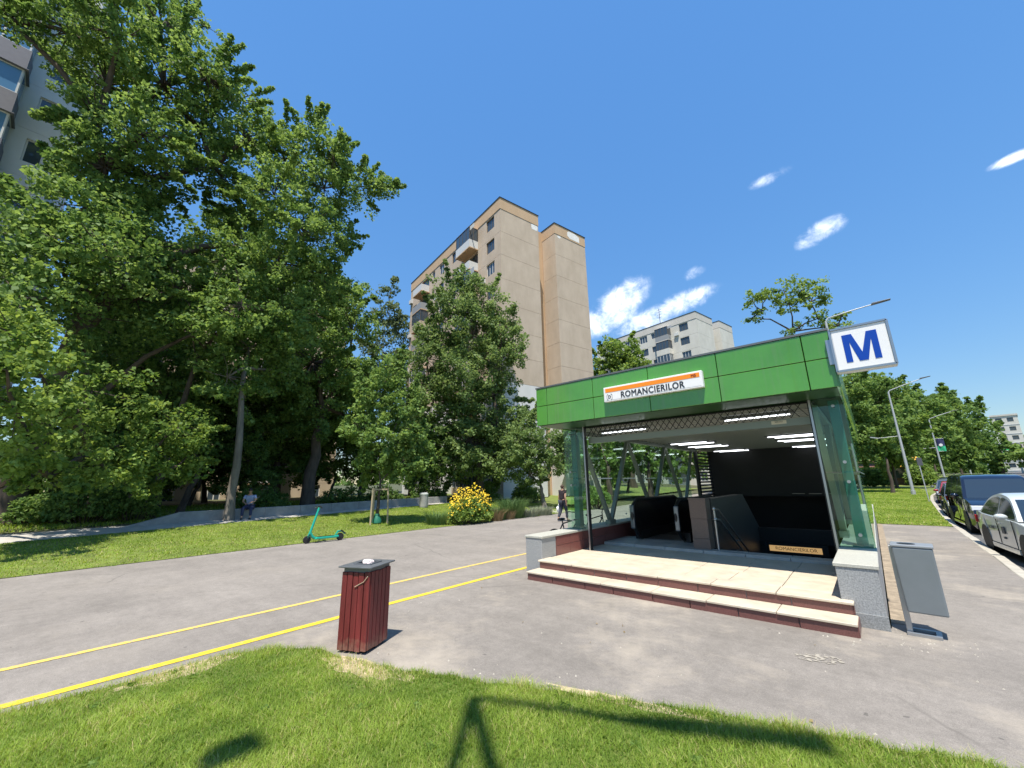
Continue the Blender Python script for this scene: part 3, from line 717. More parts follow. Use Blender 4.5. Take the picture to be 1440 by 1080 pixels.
    for (xx, y0, y1, z0, z1, sd) in flaked:
        vs = []; rg2 = random.Random(sd); n = 18
        for k in range(n):
            a = 2*PI*k/n; q = 1+rg2.uniform(-.25, .2); cx = max(-1, min(1, 1.3*math.cos(a)*q)); cz = max(-1, min(1, 1.3*math.sin(a)*q))
            vs.append((xx, (y0+y1)/2+cx*(y1-y0)/2, (z0+z1)/2+cz*(z1-z0)/2))
        MB().add(vs+[(xx, (y0+y1)/2, (z0+z1)/2)], [(k, (k+1) % n, n) for k in range(n)]).build('flaked_patch', STAIN, T)
TAN = wallmat('tan_panel', (.465, .372, .278), (.57, .465, .36)); TAN_A = wallmat('ochre_attic', (.50, .345, .205), (.57, .40, .255)); WBASE = wallmat('white_base', (.62, .62, .60), (.70, .69, .67))
T = thing('apartment_block', 'tall tan panel apartment block with flaking gable rising behind the bushy tree', 'apartment block', (-24.33, 26.76, 0), math.atan2(-.21, .978))
bays = [(1.1, 1.5, 'w'), (4.3, 3.0, 'b'), (9.0, 1.3, 'w'), (12.4, 1.3, 'w'), (15.0, .8, 's'), (16.7, 2.7, 'b'), (20.7, 1.2, 'w')]
panel_block(T, TAN, WBASE, TAN_A, 22.9, 11, 1.3, bays, base_storeys=4, seed=4, flaked=((.006, 4.2, 5.1, 29.0, 29.65, 1), (.178, 9.6, 11.6, 29.9, 30.85, 2), (.146, 8.0, 8.5, 29.3, 29.6, 5)))
GRY = wallmat('grey_panel', (.55, .53, .47), (.66, .64, .58)); GRYA = wallmat('grey_attic', (.52, .49, .44), (.6, .57, .52))
GRN = wallmat('pale_green_panel', (.47, .49, .44), (.56, .57, .52))
a_ = math.atan2(2.65, -13.45)
T = thing('apartment_block', 'pale grey panel apartment block with stacked balconies rising above the middle of the green fascia', 'apartment block', (-18.55, 71.62, 0), math.atan2(-2.65, 13.45))
panel_block(T, GRY, GRY, GRYA, 22.6, 11, 1.3, [(1.6, 1.7, 'w'), (5.0, 2.6, 'b'), (8.3, .8, 's'), (10.0, 1.7, 'w'), (13.6, 1.6, 'w'), (17, 2.6, 'b'), (20.3, 1.4, 'w')], end1=(0, 6.0), end2=(8.0, 13.2), e2x=.4, seed=9)
ant = MB()
ant.tube([(-8.6, 3, 31), (-8.6, 3, 35.5)], .05, 6)
for z in (33.6, 34.2, 34.8, 35.2): ant.bar((-9.1, 3, z), (-8.1, 3, z), .04)
ant.build('roof_antenna', DARKM, T)
# block far left behind the trees (beige), mostly hidden by leaves
BEI = wallmat('beige_panel', (.42, .34, .24), (.50, .41, .30))
T = thing('apartment_block', 'beige apartment block glimpsed through the trunks behind the low planter wall', 'apartment block', (-40.6, 19.4, 0), math.atan2(9.4, 3.4))
panel_block(T, BEI, BEI, TAN_A, 20, 9, 1.0, [(1.2, 1.5, 'w'), (4.6, 2.8, 'b'), (9.2, 1.4, 'w'), (12.4, 1.4, 'w'), (16, 2.6, 'b')], zt=23.4, seed=14)
# grey-white block at the left edge with slate balconies
LW = wallmat('light_grey_render', (.66, .67, .68), (.74, .75, .76)); SLATE = mat('slate_cladding', (.16, .155, .175), .6, var=.1)
T = thing('apartment_block', 'light grey apartment block with boxed slate balconies at the left edge above the trees', 'apartment block', (-31.0, -2.4, 0), R(90))
rg = random.Random(2)
MB().box(-30, -.2, .25, 14, -2, 36).build('core', LW, T)
for s in range(12):
    z0 = 1.2+2.8*s; z1 = z0+2.8
    holes = [(-1.15, -.45, z0+.9, z0+2.3), (-8.6, -7.2, z0+.9, z0+2.3), (-18, -16.6, z0+.9, z0+2.3)]
    facade('wall_panel', LW, T, -30, 0, z0+.006, z1-.006, 0, holes)
    for h in holes: window(T, h[0], h[2], h[1]-h[0], 1.4, .14, FRAME_W, 1 if h[1]-h[0] < 1 else 2)
    MB().box(-.2, 0, 0.01, 14, z0+.006, z1-.006).build('end_panel', LW, T)
    for xa in (-5.7, -14.6, -23):
        bpart(T, 'balcony_box', SLATE, xa, xa+4.0, -1.3, -.0, z0-.25, z0+.95)
        o = window(T, xa+.05, z0+.95, 3.9, 1.55, -1.2, FRAME_W, 4, PANE_B)
        o = window(T, xa+3.95, z0+.95, 1.15, 1.55, -1.2, FRAME_W, 1, PANE_B); o.rotation_euler = (0, 0, R(90))
        o = window(T, xa+.05, z0+.95, 1.15, 1.55, -1.2, FRAME_W, 1, PANE_B); o.rotation_euler = (0, 0, R(90))
        bpart(T, 'balcony_roof', SLATE, xa-.1, xa+4.1, -1.4, -.0, z0+2.5, z0+2.54)
MB().box(-30.2, .2, -.2, 14.2, 34.8, 36.6).build('attic', SLATE, T)
# far right block
T = thing('apartment_block', 'small distant grey and pink apartment block above the trees at the right edge', 'apartment block', (37.6, 196.5, 0), math.atan2(-.9, 5.1))
PK = wallmat('pinkish_panel', (.50, .42, .39), (.55, .47, .43))
MB().box(-5.4, 0, .2, 9, -2, 19.8).build('core', GRY, T)
for s in range(7):
    z0 = .2+2.8*s
    hs = [(-4.6, -3.2, z0+.9, z0+2.2), (-2.2, -.9, z0+.9, z0+2.2)]
    facade('wall_panel', PK if s in (2, 3) else GRY, T, -5.4, 0, z0, z0+2.78, 0, hs)
    for h in hs: window(T, h[0], h[2], h[1]-h[0], 1.3, .14, FRAME_D, 2)
    bpart(T, 'floor_band', mat('band_white', (.6, .6, .58), .8), -5.45, .05, -.08, -.0, z0-.1, z0+.14)
MB().box(-5.6, .2, -.2, 9, 19.8, 20.3).build('roof', GRYA, T)

# planter wall behind the walkway
T = thing('planter_wall', 'low grey concrete planter wall along the far edge of the walkway', 'wall', (0, 0, 0))
p0 = Vector((-23.15, 4.3)); pts = [(-23.15, 4.3), (-23.45, 9.5), (-24.3, 15), (-25.0, 21)]
for (a, b) in zip(pts, pts[1:]):
    m = MB(); za = terr(*a); zb_ = terr(*b); n = 3
    for i in range(n):
        q0 = Vector(a).lerp(Vector(b), i/n); q1 = Vector(a).lerp(Vector(b), (i+1)/n)
        d = (q1-q0).normalized()*.004
        z0 = terr(*q0)-.2; z1 = terr(*q0)+.47
        o = MB().bar((q0.x-.14+d.x, q0.y+d.y, (z0+z1)/2), (q1.x-.14-d.x, q1.y-d.y, (z0+z1)/2+terr(*q1)-terr(*q0)), .28, z1-z0).build('wall_block', CONC_G, T, bevel=.01, seg=1)
o = MB().add([(-23.02,4.3,.2),(-23.32,4.3,.2),(-23.02,2.6,.2),(-23.32,2.6,.2),(-23.02,4.3,.87),(-23.32,4.3,.87),(-23.02,2.6,.42),(-23.32,2.6,.42)], [(0,1,3,2),(4,6,7,5),(0,4,5,1),(2,3,7,6),(0,2,6,4),(1,5,7,3)]).build('wall_ramp_end', CONC_G, T)
# ================================================================== TREES AND PLANTS
BARK = mat('bark_brown', (.085, .065, .05), .95, var=.4, scale=6, bump=.9, bscale=20, stretch=(1, 1, .25))
BARK_G = mat('bark_grey', (.17, .15, .125), .95, var=.35, scale=6, bump=.8, bscale=20, stretch=(1, 1, .25))
LEAF = leafmat('leaf_mid', (.072, .150, .036), (.285, .415, .12)); LEAF_Y = leafmat('leaf_light', (.085, .165, .034), (.31, .43, .11))
LEAF_J = leafmat('leaf_fresh', (.075, .14, .04), (.28, .385, .14)); LEAF_D = leafmat('leaf_dark', (.055, .12, .028), (.22, .335, .09)); LEAF_S = leafmat('leaf_silver', (.06, .10, .045), (.21, .27, .13))
def leaves(name, centres, radii, per, size, seed, flat=.7, droop=.35, shade=None):
    """leaf-sized folded quads scattered in clumps"""
    g = np.random.default_rng(seed); C = np.repeat(np.asarray(centres), per, 0); Rr = np.repeat(np.asarray(radii), per)
    n = len(C); ct = np.repeat(g.uniform(0, 1, len(centres)), per)
    d = g.normal(size=(n, 3)); d /= np.linalg.norm(d, axis=1)[:, None]; rad = g.uniform(0, 1, n)**.45
    off = d*(rad*Rr)[:, None]; off[:, 2] *= flat; P = C+off
    ax = d*.7+g.normal(size=(n, 3))*.8; ax[:, 2] -= droop; ax /= np.linalg.norm(ax, axis=1)[:, None]
    up = g.normal(size=(n, 3))*.75+np.array([0.1, -.2, .9]); sd = np.cross(ax, up); sd /= np.linalg.norm(sd, axis=1)[:, None]+1e-9
    nn = np.cross(sd, ax)
    s = size*g.uniform(.6, 1.35, n); w = s*g.uniform(.32, .5, n)
    V = np.empty((n, 4, 3)); V[:, 0] = P-ax*(s*.5)[:, None]; V[:, 2] = P+ax*(s*.5)[:, None]
    lift = (s*.10)[:, None]*nn
    V[:, 1] = P+sd*w[:, None]+lift-ax*(s*.06)[:, None]; V[:, 3] = P-sd*w[:, None]+lift-ax*(s*.06)[:, None]
    F = np.arange(n*4).reshape(n, 4)
    tint = np.clip(.55*ct+.45*g.uniform(0, 1, n)**1.3, 0, 1)
    return npmesh(name, V.reshape(-1, 3), F, tint)
def tree(name, label, base, lobes, per=26, size=.17, dens=1.0, seed=1, lm=None, bark=None, tr=.25, lean=None, group=None, flat=.75, cr=.55, fork=.45, limb_pts=None, cat='tree', limb_r=None, twig=True, droop=.35, spray=2):
    g = np.random.default_rng(seed); lm = lm or LEAF; bark = bark or BARK
    T = thing(name, label, cat, base, 0, group); B = np.array(base)
    Lb = [(np.array(l[:3])-B, l[3]) for l in lobes]
    cen = np.mean([l for l, r in Lb], 0); zmin = min(l[2]-r for l, r in Lb); top = max(l[2] for l, r in Lb)
    fz = max(zmin*.75, top*fork*.6); ft = np.array([cen[0]*.55, cen[1]*.55, fz]) if lean is None else np.array(lean)
    tk = MB(); pts = []
    for i in range(7):
        t = i/6; w = np.array([g.normal()*.06, g.normal()*.06, 0])*(0 < i < 6)
        pts.append(tuple(ft*np.array([t**1.2, t**1.2, t])+w*tr*4))
    tk.tube([(pts[0][0], pts[0][1], -.3)]+pts, [tr*1.45]+[tr*(1.2-.6*i/6) if i else tr*1.35 for i in range(7)], 10)
    lb = MB(); cs = []; rs = []
    ends = [np.array(ft)]
    for (l, r) in sorted(Lb, key=lambda q: np.linalg.norm(q[0]-ft)):
        st = min(ends, key=lambda e: np.linalg.norm(l-e)+.35*np.linalg.norm(e-ft)+(4 if e[2] > l[2]+1 else 0))
        mid = (st+l)/2+np.array([0, 0, .12*np.linalg.norm(l-st)])*g.uniform(-.2, 1)+g.normal(size=3)*.1
        r0_ = tr*.5*max(.25, 1-np.linalg.norm(st-ft)/(np.linalg.norm(cen-ft)*3+1)); 
        lb.tube([tuple(st), tuple(mid), tuple(l)], [r0_, r0_*.75, max(.02, r0_*.45)], 6, caps=False)
        ends.append(l)
        nc = max(5, int(dens*11*(r/cr)**1.9*.42))
        for k in range(nc):
            d = g.normal(size=3); d /= np.linalg.norm(d); q = r*g.uniform(.25, 1.08)**.6
            if g.random() < .10: q = r*g.uniform(1.05, 1.4)
            c = l+d*q*np.array([1, 1, .85]); cs.append(c); rs.append(cr*g.uniform(.55, 1.15))
            if twig and g.random() < .35: lb.tube([tuple(l), tuple((l+c)/2+g.normal(size=3)*.08), tuple(c)], [max(.012, r0_*.3), max(.01, r0_*.2), .006], 4, caps=False)
    for (l, r) in Lb:                         # leafy sprays that break the outline
        for k in range(spray):
            d = (l-cen)/max(1e-6, np.linalg.norm(l-cen))*.9+g.normal(size=3)*.55+np.array([0, 0, .25]); d /= np.linalg.norm(d)
            ln = r*g.uniform(.45, .95); p0 = l+d*r*.75; pe = p0+d*ln+np.array([0, 0, .12*ln]); m_ = max(3, int(ln/(cr*.42)))
            lb.tube([tuple(l+d*r*.4), tuple(p0), tuple(pe)], [max(.014, tr*.07), max(.01, tr*.045), .005], 4, caps=False)
            for i in range(m_):
                t = (i+.6)/m_; cs.append(p0+(pe-p0)*t+g.normal(size=3)*.08*cr); rs.append(cr*(.62-.34*t))
    obj('trunk', tk.mesh('trunk', True), bark, T, smooth=False)
    if limb_pts:
        lp = [tuple(np.array(p)-B) for p in limb_pts]; lr = limb_r or [tr*1.3*(1-.75*i/(len(lp)-1)) for i in range(len(lp))]
        MB().tube(lp, lr, 10).build('limb', bark, T, smooth=True)
    obj('branches', lb.mesh('branches', True), bark, T)
    me = leaves('crown', cs, rs, per, size, seed+100, flat, droop); obj('crown', me, lm, T)
    return T, len(cs)*per
TL = {
'A': [(-25.63,-4.35,22.4,1.09), (-24.86,-2.61,22.9,1.85), (-22.98,-1.03,22.57,1.67), (-25,0.14,26.24,1.55), (-25.98,1.07,29.03,1.18), (-23.89,2.29,23.86,1.77), (-24.71,3.8,24.33,1.44), (-24.99,0.78,22.89,2.29), (-26.97,-1.21,22.7,2.26), (-24.98,-1.04,19.16,1.43), (-23,0.43,18,1.83), (-25.87,2.62,22.15,2.27), (-23.59,4.42,21.2,1.3), (-25,-0.42,16.86,1.87), (-26.97,-1.21,17.25,1.2), (-25.97,1.24,17.91,1.7), (-24.76,3.43,19.32,1.59)],
'B': [(-21.79,7.37,21.69,1.62), (-23.14,6.37,20.82,1.91), (-20.44,8.14,20.35,1.25), (-20.84,9.73,19.77,1.4), (-20.09,11.2,20.11,0.9), (-21.51,8.14,19.01,2.02), (-22.24,5.86,17.55,1.89), (-24.42,5.33,17.23,1.64), (-20.9,6.87,15.41,2.1), (-22.21,9.1,16.71,1.51), (-22.08,6.43,13.57,2.1), (-23.5,4.86,13.45,1.89), (-22.33,8.8,13.77,1.67), (-21.43,4.99,10.38,1.88), (-21.9,7.03,10.82,1.88)],
'C': [(-22.93,-1.81,12.11,1.22), (-23.99,-0.71,14,1.88), (-24.99,0.69,14.54,1.72), (-23.95,-1.51,11.5,1.89), (-22,0.26,11.16,1.74), (-23.93,1.81,13.06,1.36), (-21.95,-1.53,8.61,1.54), (-24,-0.17,9.45,2.1), (-24.95,1.54,10.7,1.86), (-23.83,2.87,11.18,1.55), (-23.72,3.69,9.17,1.56)],
'D': [(-18.96,-1.26,6.53,1.19), (-18.99,-0.47,5.34,1.11), (-17.98,-0.82,4.25,1.01), (-20,0.28,4.19,1.07), (-19,-0.3,3.14,0.97), (-20.99,0.73,5.41,1.31), (-16.97,-1.07,5.04,0.76), (-20.97,1.11,3.1,1.07), (-21.87,2.42,3.34,1.19), (-21.74,3.36,4.42,1.26), (-20.92,1.88,2.3,0.73), (-21.78,3.08,2.51,0.86), (-20,0.21,2.33,0.64), (-22.62,4.16,3.32,1.07)],
'E': [(-27.93,1.93,8.63,2.03), (-27.76,3.63,6.59,2.09), (-28.91,2.26,5.43,2.04), (-27.97,1.25,3.51,1.35), (-27.63,4.53,4.37,1.71), (-28.76,3.75,2.91,1.51), (-28.48,5.49,7.83,2.09)],
'F': [(-23.72,6.13,9.05,1.51), (-24.33,7.64,8.3,1.6), (-22.92,5.21,7.16,1.32), (-23.68,6.29,6.37,1.1), (-23.29,7.61,10.15,1.39)],
'G': [(-28.61,10.56,14.01,2.81), (-28.67,13.05,16.03,2.1), (-27.36,13.48,13.14,1.86), (-27.4,10.93,10.1,2.92), (-27.35,13.5,9.57,2.33), (-29.8,10.2,8.38,2.48), (-28.05,11.97,7.36,2.48), (-27.92,14.59,6.62,1.84), (-30.79,10.41,5.51,1.74)],
'H': [(-49.66,29.97,30.78,1.5), (-49.8,29.72,26.7,2.53), (-49.77,31.69,23.87,2.78), (-49.28,28.64,20.75,2.82), (-49.2,30.71,18.01,3.27), (-50.7,28.18,15.72,2.99), (-47.9,32.7,16.02,2.87)],
'I': [(-17.54,10.81,7.21,1.01), (-18.16,10.34,6.13,1.07), (-17.18,11.37,5.76,1.15), (-18.06,9.91,4.47,0.86), (-17.08,10.79,4.1,1.23), (-16.99,12.17,4.02,0.9), (-17.99,10.64,3.13,1.11), (-17.11,11.48,2.88,0.97), (-16.52,12.31,2.77,0.49)],
'J': [(-24.44,22.18,19.82,1.41), (-25.04,21.49,17.48,2.26), (-24.04,24.04,17.69,2.09), (-23.98,22.67,14.52,2.97), (-21.98,24.62,15.06,1.75), (-26.37,21.46,14.82,2.4), (-22.46,24.18,12.26,2.33), (-20.66,24.44,12.23,0.95), (-26.47,19.71,12.13,2.04), (-23.83,21.36,10.39,2.8), (-23.38,24.68,9.34,2.47), (-26.05,20.25,8.78,2.46), (-24.54,22.06,7.02,2.34), (-22.5,24.14,6.42,1.88), (-26.34,19.87,5.85,1.72), (-27.1,20.54,3.65,1.86), (-24.89,21.67,3.57,2.17), (-22.93,23.73,3.82,2.07), (-21.54,25,5.81,1.76), (-20.79,25.62,7.27,1.06), (-23.41,21.82,5.17,2.25)],
'W': [(-32.99,0.96,12.24,2.57), (-33.86,3.09,14.22,2.85), (-32.5,5.71,15.79,2.75), (-32.42,6.17,12.17,2.94), (-31.81,3.44,9.86,2.62), (-32.57,5.3,7.57,2.76), (-33.8,3.67,5.7,2.22), (-32.18,7.3,6.34,2.38), (-32.95,1.79,7.11,2.29), (-32.97,1.34,4.59,1.8), (-33.43,6.19,20.43,2.41), (-33.98,1.09,18.12,2.33)],
'X': [(-32.81,8.93,15.94,3), (-32.18,10.97,18.98,2.31), (-32.56,9.79,12.07,2.96), (-32.59,12.77,14.05,2.93), (-31.14,13.64,16.42,2.07), (-30.94,14.1,10.36,2.56), (-32.8,8.94,8.14,2.56), (-33.19,11.1,6.86,1.89), (-30.6,14.81,6.96,2.24), (-30.23,15.56,9.9,2.02), (-34.01,8.27,20.45,2.28)],
'Y': [(-0.73,60,11.65,2.16), (1.19,59.99,11.75,1.95), (2.84,60.93,10.8,1.92), (-0.35,60,8.25,2.44), (1.67,59.98,7.62,2.2), (3.43,59.9,7.8,1.84), (-0.9,59.99,5.06,2.09), (1.41,59.98,4.52,2.02), (3.49,59.9,5.13,1.66)],
'Z': [(5.79,87.81,12.53,1.8), (7.82,87.65,12.68,1.98), (10.07,87.42,12.55,1.93), (6.4,87.77,9.3,2.43), (8.66,87.57,9.05,2.36), (10.8,87.33,8.8,1.88), (6.09,87.79,5.5,2.18), (8.75,87.56,5.64,2.12), (10.36,87.39,4.7,1.66)],
'K': [(-17.52,23.73,4.56,1.45), (-16.73,24.9,5.09,1.16), (-18.37,23.08,3.56,1.24), (-16.87,23.59,3.01,1.21), (-16.08,24.73,3.75,1.02), (-19.27,23,4.91,1.06), (-19.24,23.67,5.76,1.19), (-19.36,22.91,3.87,1.26), (-18.39,23.06,2.41,1.02), (-20.22,22.83,2.87,1.06), (-18.63,24.15,6.56,0.87)],
'L': [(-19.12,35.13,5.36,2.06), (-17.86,36.9,4.33,2.08), (-18.4,35.52,2.98,1.69), (-20.65,34.26,4.39,1.93), (-16.42,36.48,5.91,1.69)],
'M': [(-15.47,37.97,4.24,2.04), (-14.23,39.52,5.25,2.07), (-12.89,38.92,3.48,1.85), (-15.02,38.15,2.57,1.47), (-11.35,39.4,4.38,1.7)],
'N': [(-25.22,54.44,20.6,2.79), (-27.28,53.44,19.36,2.16), (-23.3,55.29,18.7,2.11), (-25.72,54.21,17.53,2.98), (-22.55,55.6,16.65,1.88)],
'O': [(-5.99,44.6,19.54,1.16), (-4.65,44.76,19.46,1.14), (-3.29,44.88,19.81,1.26), (-1.88,44.96,19.34,1.23), (-0.86,44.99,18.85,1), (-3.07,44.9,18.23,1.24), (-1.43,44.98,17.95,0.94), (-0.36,45,17.96,0.53), (-6.38,44.55,17.61,0.65), (-5.32,44.68,18.18,0.64), (-3.21,44.89,15.47,0.88), (-1.17,44.98,16.22,1.06), (0.1,45,15.15,0.9), (0.64,45,16.23,0.58)],
'P': [(0.5,52,10.52,1.56), (-0.4,53,8.61,1.81), (1.24,51.99,8.61,1.8), (0.04,52,6.3,2.09), (1.39,51.98,6.51,1.64), (-0.78,51.99,4.64,1.68), (0.75,51.99,4.39,1.36)],
'Q': [(2.6,61.95,11,1.8), (3.24,62.92,9.38,1.79), (3.68,61.89,7.19,2.05), (2.1,61.96,6.55,2.09), (2.78,61.94,4.76,1.73)],
'R': [(6.37,79.75,11.6,2.02), (7.04,79.69,9.48,2.38), (8.54,80.55,10.4,1.98), (5.9,79.78,7.12,2.59), (7.99,79.6,7.21,2.13), (6.48,79.74,4.62,1.76)],
'S': [(12.4,101.24,13.63,1.85), (13.54,101.1,12.22,1.94), (11.84,101.31,9.38,2.68), (13.37,101.12,8.02,2.39), (11.72,101.32,5.77,1.93)],
'T': [(18.16,122.66,14.21,2.03), (18.57,122.6,10.54,2.28), (16.81,122.85,8.29,2.59), (18.85,122.56,7.27,1.69)],
'U': [(19.57,125.48,4.97,1.71), (21.45,125.18,6.25,1.83), (22.78,124.94,5.47,1.94), (20.19,125.38,3.54,1.41), (24.26,124.66,6.46,1.92)],
}
def b3(x, y): return (x, y, terr(x, y))
tot = 0
def tr_(*a, **k):
    global tot; t, n = tree(*a, **k); tot += n; return t
tr_('maple_tree', 'huge leafy tree at the left edge with one long dark arching limb', b3(-26.7, -.6), TL['A'], per=40, size=.175, dens=1.15, seed=1, tr=.42, lean=(1.0, .6, 9.5), bark=BARK, cr=.5, spray=6,
    limb_pts=[(-25.6, -.3, 5.0), (-24.6, .0, 8.3), (-24.2, .9, 10.8), (-23.95, 1.9, 12.3), (-23.7, 3.5, 13.9), (-23.2, 4.8, 14.3)], limb_r=[.34, .30, .26, .22, .15, .06])
tr_('maple_tree', 'tall spreading tree whose longest branch reaches right over open sky towards the tan block', b3(-25.6, 3.7), TL['B'], per=40, size=.165, dens=1.15, seed=2, tr=.15, lean=(.6, .6, 8), cr=.48, spray=6)
tr_('maple_tree', 'dense broad tree below the arching limb on the left', b3(-28.5, 1.2), TL['C'], per=60, size=.175, dens=1.15, seed=3, tr=.3, cr=.62)
tr_('lime_tree', 'light green low tree at the left edge with drooping leafy branches', b3(-24.5, -3.0), TL['D'], per=60, size=.15, dens=1.1, seed=4, tr=.22, lm=LEAF_Y, cr=.55)
tr_('lime_tree', 'shaded dark tree behind the dappled shrubs left of the seated man', b3(-27, 5.0), TL['E'], per=40, size=.22, dens=1.0, seed=5, tr=.15, lean=(.4, .6, 2.6), lm=LEAF_D, cr=.6)
tr_('ash_tree', 'slender leaning grey trunk standing just in front of the planter wall by the seated man', b3(-22.93, 6.15), TL['F'], per=37, size=.2, dens=.8, seed=6, tr=.17, lean=(-.1, -.25, 7.4), bark=BARK_G, cr=.55, fork=.6)
tr_('maple_tree', 'thick dark trunked tree behind the planter wall in front of the beige wall', b3(-27.8, 11.7), TL['G'], per=75, size=.18, dens=1.05, seed=7, tr=.36, lean=(.2, .2, 6.5), cr=.62)
tr_('lime_tree', 'dark broad tree filling the back of the grove behind the seated man', b3(-31, 4.5), TL['W'], per=44, size=.25, dens=1.0, seed=51, tr=.25, lm=LEAF_D, cr=.7, lean=(.2, 0, 4.5))
tr_('lime_tree', 'dark broad tree filling the back of the grove left of the poplar', b3(-32, 11), TL['X'], per=44, size=.25, dens=1.0, seed=52, tr=.25, lm=LEAF_D, cr=.7, lean=(.2, 0, 5.0))
tr_('street_tree', 'broad tree of the belt behind the nearest street tree', b3(-4.5, 58), TL['Y'], per=61, size=0.3, dens=1.1, seed=53, tr=.2, cr=.9, lean=(.1, 0, 3.4))
tr_('street_tree', 'broad tree of the belt behind the banner lamp posts', b3(1.5, 88), TL['Z'], per=58, size=0.42, dens=1.15, seed=54, tr=.24, lm=LEAF_D, cr=1.2, lean=(.1, 0, 4))
tr_('poplar_tree', 'narrow upright poplar standing left of the tan block', b3(-46, 35), TL['H'], per=37, size=.34, dens=1., seed=8, tr=.3, lm=LEAF_S, cr=.9)
tr_('young_maple', 'young tree held by three wooden stakes on the lawn behind the scooter', b3(-17.6, 10.6), TL['I'], per=43, size=.15, dens=1.15, seed=9, tr=.075, lean=(.05, .05, 1.9), cr=.36)
tr_('bushy_tree', 'bushy full tree standing in front of the tan block', b3(-23.5, 23.2), TL['J'], per=66, size=.21, dens=1.1, seed=10, tr=.3, spray=1, lm=LEAF_J, cr=.66)
tr_('olive_tree', 'small round tree next to the left end of the green fascia', b3(-17.6, 23.6), TL['K'], per=43, size=.17, dens=1.1, seed=11, tr=.16, lm=LEAF_J, cr=.45, bark=BARK_G, lean=(-.3, 0, 1.6))
tr_('lime_tree', 'tree seen through the left glass wall, nearest the entrance column', b3(-18, 34), TL['L'], lean=(.1, 0, 3), per=37, size=.27, dens=1., seed=12, tr=.25, lm=LEAF, cr=.62)
tr_('lime_tree', 'tree seen through the glass above the escalator', b3(-15.5, 37), TL['M'], lean=(.1, 0, 3), per=37, size=.27, dens=1., seed=13, tr=.25, lm=LEAF, cr=.62)
tr_('chestnut_tree', 'rounded tree top showing above the fascia between the tan and grey blocks', b3(-25, 54.6), TL['N'], lean=(.1, 0, 8), per=40, size=.4, dens=1.2, seed=14, tr=.4, lm=LEAF_Y, cr=.9)
tr_('acacia_tree', 'sparse airy acacia with bare twigs showing above the green fascia', b3(-3.0, 45), TL['O'], per=31, size=.24, dens=.8, seed=15, tr=.2, lm=LEAF_Y, cr=.62, lean=(-1.2, 0, 12.5), flat=.5, spray=0)
tr_('street_tree', 'nearest street tree beyond the right end of the entrance', b3(1.3, 51), TL['P'], lean=(.1, 0, 3), per=56, size=0.24, dens=1.1, seed=16, tr=.13, cr=.6)
tr_('street_tree', 'street tree just left of the tallest lamp post', b3(2.0, 61), TL['Q'], lean=(.1, 0, 3.2), per=56, size=0.27, dens=1.1, seed=17, tr=.13, lm=LEAF_Y, cr=.7)
tr_('street_tree', 'darker street tree between the two tallest lamp posts', b3(5.0, 78), TL['R'], lean=(.1, 0, 3.4), per=56, size=0.33, dens=1.1, seed=18, tr=.15, cr=.9)
tr_('street_tree', 'street tree behind the lamp post with the green banner', b3(8.5, 100), TL['S'], lean=(.1, 0, 3.5), per=51, size=0.42, dens=1.1, seed=19, tr=.17, lm=LEAF_D, cr=1.2)
tr_('street_tree', 'far street tree left of the distant block', b3(14, 122), TL['T'], lean=(.1, 0, 4), per=51, size=0.5, dens=1.1, seed=20, tr=.18, lm=LEAF_D, cr=1.4)
tr_('street_tree', 'farthest low trees below the distant block at the right edge', b3(20, 125), TL['U'], lean=(.1, 0, 2.5), per=37, size=.6, dens=1.2, seed=21, tr=.25, cr=1.4)
# a second row in the dark of the grove: copies of the built trees, turned and resized
def regrow(src, name, label, loc, s, rz):
    c = dup(src); c.name = name; c['label'] = label; c.location = loc; c.scale = (s, s, s*.9); c.rotation_euler = (0, 0, rz); return c
src = {o['label'][:14]: o for o in bpy.data.objects if o.parent is None and o.get('category') == 'tree'}
low = src['light green lo']; dk = src['shaded dark tr']; brd = src['thick dark tru']
grove = [(dk, -36, -6, 1.0, 1.0, 'back grove tree at far left'), (brd, -38, 3, .9, 2.1, 'back grove tree behind the leaning trunk in deep shade'), (dk, -33, 9, 1., 3.0, 'low shaded tree behind the seated man'), (brd, -37, 13, .72, 4.2, 'back grove tree left of the thick dark trunk'),
         (dk, -31, 17, .95, 5.0, 'low shaded tree right of the thick dark trunk'), (brd, -34, 24, .62, .6, 'back grove tree beside the corner of the tan block'), (low, -33, -10, 1.1, .9, 'light green back tree at the left edge'), (dk, -28, 21, .75, 1.6, 'low tree behind the staked sapling'), (dk, -31.5, 6.2, .75, .2, 'low shaded tree right behind the seated man'), (dk, -34, 3.5, .9, 3.3, 'shaded tree left of the leaning grey trunk'), (dk, -30.5, 8.8, .62, 1.9, 'small shaded tree right of the leaning grey trunk'), (dk, -36, 8, 1.0, 2.6, 'back grove tree in front of the beige block'), (dk, -33, 15.5, .8, .9, 'low shaded tree between the beige wall and the staked sapling'), (low, -38, -13, 1.3, .4, 'back grove tree at the left picture edge'), (dk, -33, -9, 1.0, 5.2, 'dark low tree at the left picture edge'), (brd, -50, -22, 1.2, .3, 'tall far back tree at the left picture edge'), (brd, -46, -6, 1.0, 1.3, 'far back tree behind the huge leafy tree'), (brd, -56, -14, 1.2, 2.3, 'farthest back tree at the left picture edge'), (brd, -43, -16, .8, 5.0, 'far back grove tree at the left picture edge'), (low, -30, 2, .9, 2.4, 'low light green tree under the arching limb'),
         (brd, -27, 39, .5, 2.0, 'tree beyond the glass wall left of the escalator'), (dk, -21, 44, .9, .3, 'low tree far beyond the glass wall'), (dk, -12.5, 50, .9, 1.3, 'low tree beyond the louvred window'), (brd, -12, 60, .55, 3.0, 'far tree hidden behind the entrance roof')]
for k, (s_, x, y, sc, rz, lab) in enumerate(grove): regrow(s_, 'grove_tree', lab, b3(x, y), sc, rz)
st_src = src['darker street ']
